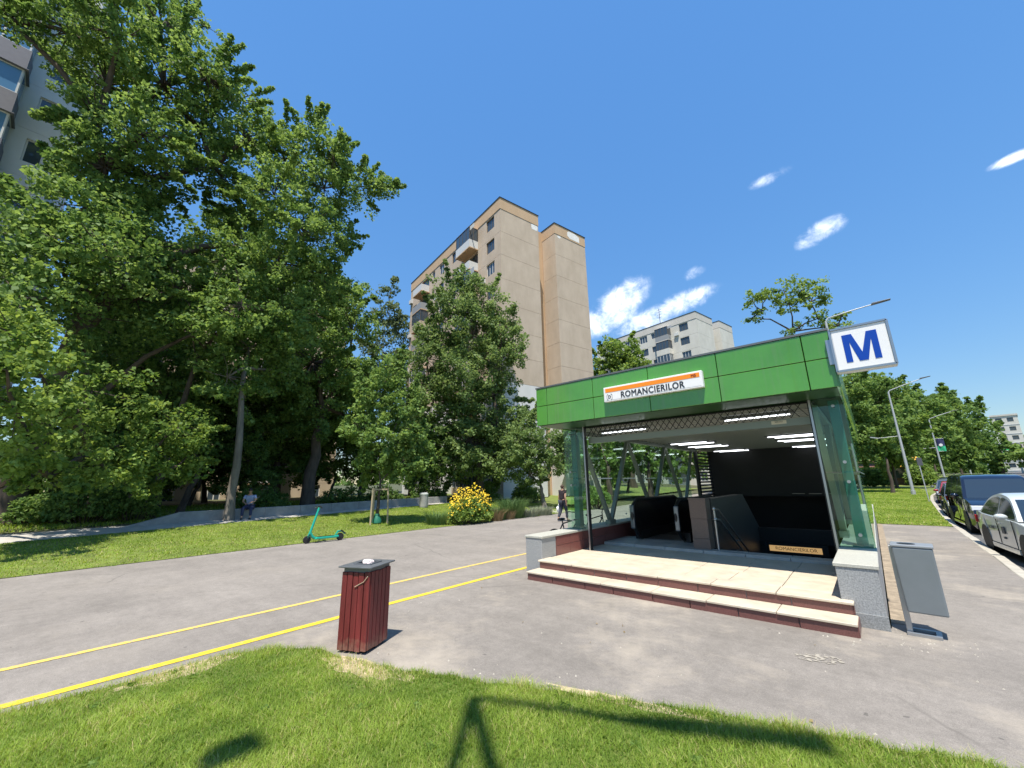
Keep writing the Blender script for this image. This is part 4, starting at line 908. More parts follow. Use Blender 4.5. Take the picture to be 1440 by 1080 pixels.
for k, (x, y, sc, rz, lab) in enumerate([(16.5, 40, .8, 1., 'street tree across the road behind the parked cars'), (24, 90, .9, 2., 'street tree across the road near the canopy'), (29, 118, 1., 3., 'far street tree across the road'), (19, 62, .8, 4., 'second street tree across the road'), (0, 92, 1., 5, 'tall tree behind the street row'), (5, 125, 1.2, .5, 'far tree at the end of the street row'), (-6, 70, .9, 2.5, 'tree behind the nearest street tree')]):
    regrow(st_src, 'street_tree', lab, b3(x, y), sc, rz)
# distant belt of trees that reads as one mass
g = np.random.default_rng(77); cs = []; rs = []
for k in range(1300):
    a = R(g.uniform(-112, 28)) if k < 1000 else R(g.uniform(5, 25)); d = g.uniform(210, 330)
    x, y = d*math.sin(a), d*math.cos(a); cs.append((x, y, g.uniform(1, 13))); rs.append(g.uniform(2, 4))
o = obj('far_wood', leaves('far_wood', cs, rs, 26, 1.9, 5), LEAF_D); stuff(o)

# ---------------------------------------------------------------- shrubs behind the planter wall, hedges
def shrub(name, label, x, y, rx, ry, h, lm, seed, size=.11, n=None, per=24, cat='shrub', group=None):
    g = np.random.default_rng(seed); T = thing(name, label, cat, b3(x, y), 0, group); cs = []; rs = []; st = MB()
    n = n or min(420, int(60*rx*ry*h)+14)
    for k in range(n):
        a = g.uniform(0, 2*PI); q = g.uniform(0, 1)**.5; z = h*(1-q**2.5*.55)*g.uniform(.25, 1); cs.append((rx*q*math.cos(a), ry*q*math.sin(a), z)); rs.append(g.uniform(.14, .3)*(1 if h < 2.5 else 2.2))
        if k % 4 == 0: st.tube([(cs[-1][0]*.4, cs[-1][1]*.4, -.05), (cs[-1][0]*.8, cs[-1][1]*.8, z*.6), cs[-1]], [.018, .012, .006], 4, caps=False)
    st.build('stems', BARK, T); obj('foliage', leaves('foliage', cs, rs, per, size, seed+9, .8), lm, T); return T
for k, (x, y, rx, ry, h, lm, lab) in enumerate([(-25.6, 1.6, 1.4, 1.3, 1.7, LEAF, 'leafy shrub left of the low planter wall end'), (-26.4, -.2 + .4, 1.2, 1.2, 1.3, LEAF, 'low shrub beside the huge trunk'), (-25.2, 3.0, .9, .9, 2.0, LEAF, 'light dappled shrub near the pale leaning trunk'),
        (-26.5, 8.5, .9, 1.6, 1.4, LEAF_D, 'clipped hedge behind the seated man'), (-27, 13.6, .8, 1.5, 1.3, LEAF_D, 'clipped hedge right of the thick dark trunk'), (-27, 16.8, .8, 1.5, 1.3, LEAF_D, 'clipped hedge behind the staked sapling'), (-26.2, 20.2, .8, 1.6, 1.5, LEAF_D, 'clipped hedge behind the yellow flowers'), (-21.5, 26.5, 1.2, 1.4, 1.7, LEAF_D, 'dark shrub left of the small round tree'),
        (-24.5, 24.6, 1.2, 1.2, 1.8, LEAF, 'shrub at the foot of the bushy tree'), (-15.2, 26.5, 1.0, 1.4, 1.6, LEAF, 'shrub on the lawn seen through the left glass wall'), (-29.5, -6.5, 1.6, 1.6, 1.9, LEAF_D, 'dark shrub under the light green tree at the left edge'), (-37, -4.5, 2.2, 4.5, 4.2, LEAF_D, 'tall dark thicket behind the huge trunk at the left edge'), (-9, 48, 2.2, 1.2, 1.8, LEAF_S, 'pale hedge seen beyond the escalator'),
        (-3.5, 66, 5.5, 1.4, 2.8, LEAF_D, 'long dark hedge behind the nearest street trees'), (2.2, 96, 6, 1.6, 3.4, LEAF_D, 'tall dark hedge behind the banner lamp posts'), (11, 132, 8, 2, 4, LEAF_D, 'dark thicket at the end of the street row'), (4.6, 70.5, 1.1, 1.1, 2.6, LEAF_Y, 'pale green rounded shrub at the foot of the green banner lamp')]):
    shrub('shrub', lab, x, y, rx, ry, h, lm, 40+k, per=26 if h < 2.5 else 40, size=.12 if h < 2.5 else .26)
# ---------------------------------------------------------------- flower bed beside the path
FY_ = mat('petal_yellow', (.86, .60, .015), .55); FC_ = mat('flower_eye', (.10, .045, .012), .8)
T = shrub('flowering_bush', 'tall bush of yellow daisies at the edge of the path', -14.95, 14.1, .62, 1.2, 1.25, LEAF_Y, 70, size=.12, n=130, per=26, cat='flower bush')
g = np.random.default_rng(71); fl = MB()
pet = MB(); sk = MB()
for k in range(460):
    a = g.uniform(0, 2*PI); q = g.uniform(0, 1)**.5; x, y = .68*q*math.cos(a), 1.3*q*math.sin(a)-.05; z = 1.62*(1-q**2*.42)*g.uniform(.74, 1.2)
    if g.random() < .3: z *= g.uniform(.4, .9)
    elif k % 3 == 0: sk.tube([(x*.9, y*.9, z*.55), (x, y, z-.01)], [.006, .004], 4, caps=False)
    c = Vector((x, y, z)); nrm = Vector((g.normal()*.5+.35, g.normal()*.5-.3, .7)).normalized(); ux = nrm.orthogonal().normalized(); uy = nrm.cross(ux); r = g.uniform(.035, .062); o = len(pet.v)
    for i in range(16):
        t = 2*PI*i/16; rr = r if i % 2 else r*.5; pet.v.append(tuple(c+(ux*math.cos(t)+uy*math.sin(t))*rr-nrm*.012*(i % 2)))
    pet.v.append(tuple(c+nrm*.01)); pet.f += [(o+i, o+(i+1) % 16, o+16) for i in range(16)]
    fl.ball(c+nrm*.012, r*.26, 5, 3)
stuff(sk.build('flower_stalks', mat('stalk_green', (.08, .15, .03), .6), T)); stuff(pet.build('flower_petals', FY_, T)); stuff(fl.build('flower_eyes', FC_, T))
def blades(pts, h, w, seed, lean=.35, hv=.4):
    """grass blades: two quads each, bent"""
    g = np.random.default_rng(seed); P = np.asarray(pts, float); n = len(P); a = g.uniform(0, 2*PI, n); dr = np.stack([np.cos(a), np.sin(a), 0*a], 1); sd = np.stack([-np.sin(a), np.cos(a), 0*a], 1)
    hh = np.broadcast_to(h, n)*g.uniform(1-hv, 1+hv, n); ln = hh*lean*g.uniform(.2, 1.6, n); ww = np.broadcast_to(w, n)*g.uniform(.7, 1.3, n)
    V = np.empty((n, 5, 3)); up = np.array([0, 0, 1.])
    V[:, 0] = P-sd*ww[:, None]/2; V[:, 1] = P+sd*ww[:, None]/2
    m = P+dr*(ln*.3)[:, None]+up*(hh*.6)[:, None]; V[:, 2] = m+sd*(ww*.38)[:, None]; V[:, 3] = m-sd*(ww*.38)[:, None]; V[:, 4] = P+dr*ln[:, None]+up*hh[:, None]
    b = np.arange(n)*5; F = np.concatenate([np.stack([b, b+1, b+2], 1), np.stack([b, b+2, b+3], 1), np.stack([b+3, b+2, b+4], 1)])
    return V.reshape(-1, 3), F
GR = leafmat('grass_blade', (.11, .20, .025), (.31, .43, .07), (.56, .47, .24), trans=.4, rough=.5)
GRT = leafmat('reed_blade', (.06, .13, .04), (.13, .21, .07), trans=.25); DRY = leafmat('dry_blade', (.20, .16, .08), (.36, .27, .15), trans=.2); SIL = leafmat('silver_blade', (.20, .24, .16), (.36, .38, .27), trans=.2)
def tuft(name, label, x, y, r, h, n, lm, seed, cat='plant', group=None, w=.012):
    g = np.random.default_rng(seed); T = thing(name, label, cat, b3(x, y), 0, group); a = g.uniform(0, 2*PI, n); q = r*g.uniform(0, 1, n)**.5
    V, F = blades(np.stack([q*np.cos(a), q*np.sin(a), 0*q-.02], 1), h, w, seed, .55); t = g.uniform(0, 1, n)
    obj('blades', npmesh('blades', V, F, np.tile(t, 3)), lm, T); return T
for k, (x, y, r, h, n, lm, lab) in enumerate([(-15.3, 16.3, .5, .6, 900, GRT, 'green reed tuft right of the yellow daisies'), (-15.2, 17.5, .55, .75, 1100, GRT, 'dark green reed tuft in the middle of the bed'), (-15.9, 18.2, .6, .8, 1100, GRT, 'tall green reed tuft at the back of the bed'),
        (-14.95, 15.8, .4, .5, 600, DRY, 'dry straw coloured tuft beside the daisies'), (-15.0, 16.9, .35, .42, 500, DRY, 'dry tuft at the path edge between the reeds'), (-15.1, 18.7, .55, .38, 1000, SIL, 'silvery cushion plant at the path edge'), (-15.1, 20.0, .6, .4, 1100, SIL, 'silvery cushion plant at the far end of the bed'), (-15.7, 12.6, .45, .5, 700, GRT, 'green tuft left of the yellow daisies')]):
    tuft('ornamental_grass', lab, x, y, r, h, n, lm, 80+k, w=.018)

# ---------------------------------------------------------------- the lawn in front, blade by blade
LX = [(-40,-5.9),(0,-5.9),(1.0,-5.84),(1.7,-5.86),(1.98,-5.75),(2.25,-5.5),(2.5,-5.1),(2.56,-4.63),(2.72,-4.1),(3.17,-2.98),(3.55,-2.1),(3.91,-1.3),(4.25,-.12),(4.45,.6),(4.6,1.75)]
poly = [(-5.9,-6),(-5.9,0),(-5.84,1.0),(-5.86,1.7),(-5.75,1.98),(-5.5,2.25),(-5.1,2.5),(-4.63,2.56),(-4.1,2.72),(-2.98,3.17),(-2.1,3.55),(-1.3,3.91),(-.12,4.25),(.6,4.45),(1.7,4.7),(1.7,-6)]
rgp = random.Random(6); pl = []
for (a, b) in zip(poly, poly[1:]+poly[:1]):
    ln = math.dist(a, b); n = max(1, int(ln/.12)) if ln < 3 and a[1] > -1 and not (a[0] > 1) else max(1, int(ln/.4)) if a[1] > -3 else 1
    for i in range(n):
        t = i/n; q = (a[0]+(b[0]-a[0])*t, a[1]+(b[1]-a[1])*t)
        pl.append((q[0]+rgp.uniform(-.035, .035), q[1]+rgp.uniform(-.035, .035)))
struct(MB().add([(x, y, .022) for x, y in pl], [tuple(range(len(pl)))]).build('front_lawn', LAWN))
pin = np.array(pl)
def inside(P, poly):
    x, y = P[:, 0], P[:, 1]; r = np.zeros(len(P), bool); j = len(poly)-1
    for i in range(len(poly)):
        xi, yi = poly[i]; xj, yj = poly[j]; c = ((yi > y) != (yj > y)) & (x < (xj-xi)*(y-yi)/(yj-yi+1e-12)+xi); r ^= c; j = i
    return r
def edge_d(P, poly):
    d = np.full(len(P), 1e9)
    for (a, b) in zip(poly, np.roll(poly, -1, 0)):
        ab = b-a; t = np.clip(((P-a)@ab)/(ab@ab+1e-12), 0, 1); d = np.minimum(d, np.hypot(*(P-(a+t[:, None]*ab)).T))
    return d
def fbm(P, s, seed):
    return np.array([noise.fractal(Vector((p[0]*s+seed, p[1]*s-seed, 0)), 1, 2, 4) for p in P])
g = np.random.default_rng(9)
n0 = 520000; P = np.stack([g.uniform(-6.1, 1.7, n0), g.uniform(-.5, 4.8, n0)], 1)
vis = (P[:, 1]*.757-P[:, 0]*.653 > 1.6); P = P[vis]; P = P[inside(P, pin)]
dist = np.hypot(P[:, 0], P[:, 1]); keep = g.random(len(P)) < np.clip((4.2/np.maximum(dist, 1))**1.3, .25, 1); P = P[keep]
ed = edge_d(P, pin)
# noise sampled on a coarse grid for speed
def gridnoise(P, s, seed, step=.06):
    x0, y0 = P.min(0)-.1; nx = int((P[:, 0].max()-x0)/step)+3; ny = int((P[:, 1].max()-y0)/step)+3
    G = np.array([[noise.fractal(Vector(((x0+i*step)*s+seed, (y0+j*step)*s-seed, 0)), 1, 2, 4) for i in range(nx)] for j in range(ny)])
    return G[((P[:, 1]-y0)/step).astype(int), ((P[:, 0]-x0)/step).astype(int)]
N1 = gridnoise(P, 1.1, 3.3); N2 = gridnoise(P, 3.5, 8.1)
bare = np.exp(-(((P[:, 0]+4.35)/.55)**2+((P[:, 1]-2.47)/.18)**2))+.5*np.exp(-(((P[:, 0]+5.72)/.3)**2+((P[:, 1]-1.2)/.6)**2))
kp = g.random(len(P)) > bare*.75; P, ed, N1, N2, bare = P[kp], ed[kp], N1[kp], N2[kp], bare[kp]
dryp = np.clip(.09+.22*N1+.16*N2+.55*bare+.22*np.exp(-ed/.12), 0, .9)
t = np.where(g.random(len(P)) < dryp, g.uniform(.82, 1., len(P)), np.clip(.42+.5*N1+.34*N2+g.normal(size=len(P))*.18, 0, .78))
hgt = .038*(1+.45*np.clip(N1, -1, 1)+.35*np.clip(N2, -1, 1))*np.where(ed < .1, 1.25, 1.)
V, F = blades(np.column_stack([P, np.full(len(P), .018)]), np.maximum(hgt, .02), .0042, 4, 1.1)
stuff(obj('lawn_grass', npmesh('lawn_grass', V, F, np.tile(t, 3)), GR)); NGRASS = len(P)
# the lawns beyond the path and along the street: coarser blades
# broad-leaved weeds in the front lawn
g = np.random.default_rng(44); wp = []; 
for k in range(60):
    i = g.integers(len(P)); wp.append((P[i, 0], P[i, 1]))
cs = [(x, y, .03) for x, y in wp]
stuff(obj('lawn_weeds', leaves('lawn_weeds', cs, [.055]*len(cs), 9, .05, 45, .25, -.1), LEAF))
# fallen dry leaves on lawn and path
cs = [(g.uniform(-6, 1.6), g.uniform(1, 7), .012) for k in range(28)]
cs = [c for c in cs if not (-5.6 < c[0] < 0 and c[1] > 6.6)]
stuff(obj('fallen_leaves', leaves('fallen_leaves', cs, [.01]*len(cs), 1, .03, 46, .1, 0), DRY))
def lawn_far(name, x0, x1, y0, y1, n, h, w, seed, cond=None):
    g = np.random.default_rng(seed); P = np.stack([g.uniform(x0, x1, n), g.uniform(y0, y1, n)], 1)
    if cond is not None: P = P[cond(P)]
    N1 = gridnoise(P, .5, seed, .3); N2 = gridnoise(P, 1.7, seed+4, .25)
    z = np.clip(.05*(-15-P[:, 0]), 0, .9)+np.clip(.0175*(P[:, 1]-28), 0, 2.6)
    t = np.where(g.random(len(P)) < np.clip(.12+.25*N1+.1*N2, 0, .8), g.uniform(.82, 1, len(P)), np.clip(.5+.3*N1+.2*N2+g.normal(size=len(P))*.15, 0, .79))
    V, F = blades(np.column_stack([P, z]), h*(1+.4*np.clip(N2, -1, 1)), w, seed, .8)
    stuff(obj(name, npmesh(name, V, F, np.tile(t, 3)), GR)); return len(P)
lim = lambda P: (P[:, 0] > -20.9-.17*np.clip(P[:, 1], -2, 22)+.05) & (P[:, 0] < -14.84+.05*np.sin(P[:, 1]*5)+.03*np.sin(P[:, 1]*17))
NGRASS += lawn_far('far_lawn_grass', -25, -14.7, -3, 26, 150000, .05, .018, 31, lim)
NGRASS += lawn_far('verge_grass', -1.2, 3.6, 22.6, 62, 80000, .055, .025, 32, lambda P: P[:, 0] < np.array([kerb_x(y) for y in P[:, 1]])-.02)
NGRASS += lawn_far('shade_grass', -32, -23.6, -6, 24, 50000, .10, .03, 33, lambda P: P[:, 0] < -23.7-.09*np.clip(P[:, 1], -2, 22))
# ================================================================== STREET FURNITURE AND SMALL THINGS
def b3(x, y, dz=0): return (x, y, terr(x, y)+dz)
# ---- red slatted litter bin
REDW = mat('red_painted_wood', (.165, .022, .022), .55, var=.35, scale=3, bump=.3, bscale=40, stretch=(4, 4, .6), detail=6)
def redwood():
    m = REDW; nt = m.node_tree; N = nt.nodes; L = nt.links; p = N['Principled BSDF']; col = p.inputs['Base Color'].links[0].from_socket
    tc = N.new('ShaderNodeTexCoord'); sx = N.new('ShaderNodeSeparateXYZ'); L.new(tc.outputs['Object'], sx.inputs[0]); n = N.new('ShaderNodeTexNoise'); n.inputs['Scale'].default_value = 18; n.inputs['Detail'].default_value = 6; L.new(tc.outputs['Object'], n.inputs[0])
    a = N.new('ShaderNodeMath'); a.operation = 'MULTIPLY_ADD'; a.inputs[1].default_value = .38; L.new(n.outputs['Fac'], a.inputs[0]); L.new(sx.outputs['Z'], a.inputs[2])
    r = N.new('ShaderNodeMapRange'); L.new(a.outputs[0], r.inputs[0]); r.inputs[1].default_value = .36; r.inputs[2].default_value = .16; r.inputs[3].default_value = 0; r.inputs[4].default_value = .6
    x = N.new('ShaderNodeMixRGB'); L.new(r.outputs[0], x.inputs[0]); L.new(col, x.inputs[1]); x.inputs[2].default_value = (.30, .20, .13, 1); L.new(x.outputs[0], p.inputs['Base Color'])
redwood()
LIDG = mat('lid_grey', (.15, .16, .17), .45, .4, var=.15, scale=6)
ang = math.atan2(.17, .37)
T = thing('litter_bin', 'dark red wooden slatted litter bin with a grey lid at the front lawn corner', 'litter bin', (-4.89, 2.86, 0), ang)
w, d, h = .385, .44, .86
MB().box(-w/2+.03, w/2-.03, -d/2+.03, d/2-.03, .05, h-.02).build('inner_box', BLACKR, T)
rg = random.Random(4)
for k in range(5):
    x0 = -w/2+k*w/5; 
    for s in (-1, 1):
        y0, y1 = (-d/2, -d/2+.026) if s < 0 else (d/2-.026, d/2)
        o = MB().box(x0+.004, x0+w/5-.004, y0, y1, .03, h).build('slat', REDW, T, bevel=.004, seg=1); o.location = (0, rg.uniform(-.003, .003), rg.uniform(-.006, .006))
for k in range(5):
    y0 = -d/2+.03+k*(d-.06)/5
    for s in (-1, 1):
        x0, x1 = (-w/2, -w/2+.026) if s < 0 else (w/2-.026, w/2)
        o = MB().box(x0, x1, y0+.004, y0+(d-.06)/5-.004, .03, h).build('slat', REDW, T, bevel=.004, seg=1); o.location = (rg.uniform(-.003, .003), 0, rg.uniform(-.006, .006))
MB().box(-w/2+.015, w/2-.015, -d/2+.015, d/2-.015, h-.015, h+.045).build('collar', LIDG, T)
lid = MB(); a, b, c, e = w/2+.035, d/2+.035, .10, .10; z0, z1 = h+.045, h+.062
for (xa, xb, ya, yb) in ((-a, a, -b, -e), (-a, a, e, b), (-a, -c, -e, e), (c, a, -e, e)): lid.box(xa, xb, ya, yb, z0, z1)
lid.build('lid', LIDG, T, bevel=.003, seg=1)
fr = MB()
for (xa, xb, ya, yb) in ((-c-.02, c+.02, -e-.02, -e), (-c-.02, c+.02, e, e+.02), (-c-.02, -c, -e, e), (c, c+.02, -e, e)): fr.box(xa, xb, ya, yb, z1-.003, z1+.012)
fr.build('lid_rim', LIDG, T)
MB().box(-w/2+.05, w/2-.05, -d/2+.05, d/2-.05, 0, .05).build('foot', BLACKR, T)
MB().tube([(.0, -d/2-.008, h-.16), (.06, -d/2-.006, h-.13), (.12, -d/2-.008, h-.10), (.17, -d/2-.006, h-.04)], .004, 5).build('string', mat('string', (.5, .42, .3), .9), T)
bm = bmesh.new(); bmesh.ops.create_icosphere(bm, subdivisions=3, radius=.06)
for v in bm.verts:
    q = 1+.35*noise.noise(v.co*22)+.25*noise.noise(v.co*55); v.co *= q; v.co.z *= .55
me = bpy.data.meshes.new('crumpled_paper'); bm.to_mesh(me); bm.free()
o = obj('crumpled_paper', me, mat('litter_white', (.72, .62, .60), .8), None); o.location = (-4.9, 2.87, .93); tag(o, 'crumpled pale paper stuffed in the opening of the red litter bin', 'paper')

# ---- loose grit, chips and butts along the edges of the paving (too many to count)
g = np.random.default_rng(21); ch = MB()
for k in range(170):
    m_ = g.random()
    if m_ < .35: x, y = -.35+g.normal()*.35, 6.75+g.normal()*.16-.1
    elif m_ < .55: x, y = .25+g.normal()*.3, 6.95+g.normal()*.2
    elif m_ < .85:
        t = g.random(); x, y = -5.2+t*5.4, 2.62+t*1.75+abs(g.normal())*.13
    else: x, y = g.uniform(-6, 1.5), g.uniform(3.2, 7)
    if -5.6 < x < -.1 and y > 6.62: continue
    r = g.uniform(.004, .013); c = Vector((x, y, r*.6)); a = g.uniform(0, PI)
    vs = [c+Vector((math.cos(a+q)*r*g.uniform(.7, 1.4), math.sin(a+q)*r*g.uniform(.7, 1.4), -r*.55)) for q in (0, 1.6, 3.1, 4.7)]+[c+Vector((0, 0, r*.5))]
    ch.add(vs, [(0, 1, 4), (1, 2, 4), (2, 3, 4), (3, 0, 4)])
stuff(ch.build('grit', mat('grit_chips', (.42, .39, .33), .9, var=.4, scale=3), None))
# ---- grey steel litter bin hung on one leg
STB = mat('grey_powder_coat', (.20, .225, .24), .45, .25, var=.06, scale=2)
STL = mat('galvanised', (.40, .41, .42), .4, .7)
T = thing('steel_litter_bin', 'smooth grey steel litter bin hanging from a single flat leg beside the right granite pier', 'litter bin', (.02, 7.3, 0), R(-3))
MB().box(-.0, .055, -.055, .055, .0, 1.0).build('leg', STL, T, bevel=.004, seg=1)
fp = MB(); fp.box(-.0, .30, -.13, -.08, 0, .03).box(-.0, .30, .1, .15, 0, .03).box(.25, .30, -.08, .1, 0, .03).box(-.0, .05, -.08, .1, 0, .03); fp.build('foot_plate', STL, T)
bx = MB(); vs = []
for z, x0, x1, yy in ((.26, .05, .40, .15), (1.0, .03, .40, .15)):
    vs += [(x0, -yy, z), (x1, -yy, z), (x1, yy, z), (x0, yy, z)]
bx.add(vs, [(0,3,2,1),(4,5,6,7),(0,1,5,4),(1,2,6,5),(2,3,7,6),(3,0,4,7)]).build('bin_body', STB, T, bevel=.018, seg=3)
MB().box(.02, .41, -.155, .155, 1.0, 1.03).build('lid', mat('lid_light_grey', (.33, .35, .37), .4, .4), T, bevel=.008)
MB().lathe([(.085, 1.03), (.085, 1.034)], (.17, -.02, 0), 'Z', 18).build('ash_opening', BLACKR, T)

# ---- far grey bin by the walkway
T = thing('park_bin', 'grey cylindrical concrete litter bin at the far end of the walkway', 'litter bin', b3(-22.6, 17.0))
MB().lathe([(.26, 0), (.28, .1), (.28, .75), (.25, .8)], n=14).build('bin_body', CONC_G, T); MB().lathe([(.29, .8), (.29, .9), (.2, .98)], n=14).build('lid', mat('lid_pale', (.4, .42, .4), .6), T)

# ---- turquoise electric scooter
TURQ = mat('turquoise_paint', (.012, .36, .25), .3, coat=.4); TYRE = mat('tyre_rubber', (.018, .018, .018), .8)
T = thing('electric_scooter', 'turquoise electric kick scooter parked on the far edge of the path', 'scooter', (-14.62, 6.85, 0), R(84))
def wheel(nm, y, r, wd, P):
    o = MB().lathe([(r-.05, -wd/2), (r-.012, -wd/2), (r, -wd/4), (r, wd/4), (r-.012, wd/2), (r-.05, wd/2)], (y, 0, r), 'Y', 20).build(nm, TYRE, P, smooth=True)
    MB().lathe([(.02, -wd/2-.012), (r-.05, -wd/2+.004), (r-.05, wd/2-.004), (.02, wd/2+.012)], (y, 0, r), 'Y', 16).build('hub', DARKM, o)
wheel('front_wheel', -.58, .125, .06, T); wheel('rear_wheel', .52, .125, .06, T)
MB().prism([(-.36, .13), (-.30, .11), (.36, .11), (.46, .13), (.44, .20), (.30, .185), (-.28, .185)], -.09, .09, 'XZ').build('deck', TURQ, T, bevel=.02)
MB().box(-.26, .30, -.075, .075, .186, .192).build('foot_mat', BLACKR, T)
MB().tube([(-.33, 0, .15), (-.43, 0, .22), (-.49, 0, .36)], [.045, .05, .04], 10).build('neck', TURQ, T, smooth=True)
MB().tube([(-.56, 0, .17), (-.49, 0, .36), (-.27, 0, 1.16)], [.04, .042, .036], 10).build('stem', TURQ, T, smooth=True)
for s in (-1, 1): MB().bar((-.585, s*.05, .12), (-.53, s*.045, .30), .03, .02).build('fork', DARKM, T)
MB().prism([(.34, .20), (.42, .34), (.58, .33), (.68, .22), (.66, .19), (.56, .29), (.45, .28)], -.045, .045, 'XZ').build('rear_mudguard', TURQ, T, bevel=.01)
MB().prism([(.42, .30), (.56, .345), (.70, .24), (.69, .20), (.55, .30)], -.05, .05, 'XZ').build('rear_light_housing', DARKM, T)
MB().tube([(-.28, -.26, 1.15), (-.26, -.06, 1.18), (-.26, .06, 1.18), (-.28, .26, 1.15)], .016, 8).build('handlebar', DARKM, T)
for s in (-1, 1): MB().tube([(-.275, s*.15, 1.165), (-.285, s*.28, 1.148)], .022, 8).build('grip', BLACKR, T)
for s in (-1, 1): MB().tube([(-.30, s*.1, 1.17), (-.36, s*.21, 1.14)], .008, 5).build('brake_lever', ALU, T)
MB().box(-.31, -.22, -.045, .045, 1.17, 1.21).build('display', DARKM, T, bevel=.01)
MB().tube([(-.1, .09, .12), (-.16, .22, .01)], .01, 6).build('kickstand', ALU, T)

# ---- stakes and watering bag of the young tree
WOOD = mat('pale_wood', (.42, .34, .22), .8, var=.2, scale=5, stretch=(3, 3, .4))
T = thing('tree_stakes', 'frame of three pale wooden stakes round the young tree on the lawn', 'tree stakes', b3(-17.6, 10.6))
st = [(.18, -.42), (.25, .42), (-.45, .05)]
for x, y in st: MB().tube([(x, y, -.1), (x*.9, y*.9, 1.62)], .042, 8).build('stake', WOOD, T)
for (a, b) in ((0, 1), (1, 2), (2, 0)): MB().bar((st[a][0]*.9, st[a][1]*.9, 1.55), (st[b][0]*.9, st[b][1]*.9, 1.55), .03, .07).build('cross_bar', WOOD, T)
T = thing('watering_bag', 'small green watering bag wrapped round the foot of the staked young tree', 'watering bag', b3(-17.58, 10.6))
MB().lathe([(.13, 0), (.21, .06), (.20, .2), (.13, .34), (.11, .4)], n=14).build('bag', mat('green_plastic', (.02, .16, .10), .5), T, smooth=True)
MB().lathe([(.115, .40), (.125, .43), (.115, .46)], n=14).build('collar', mat('green_plastic_light', (.04, .22, .14), .5), T)

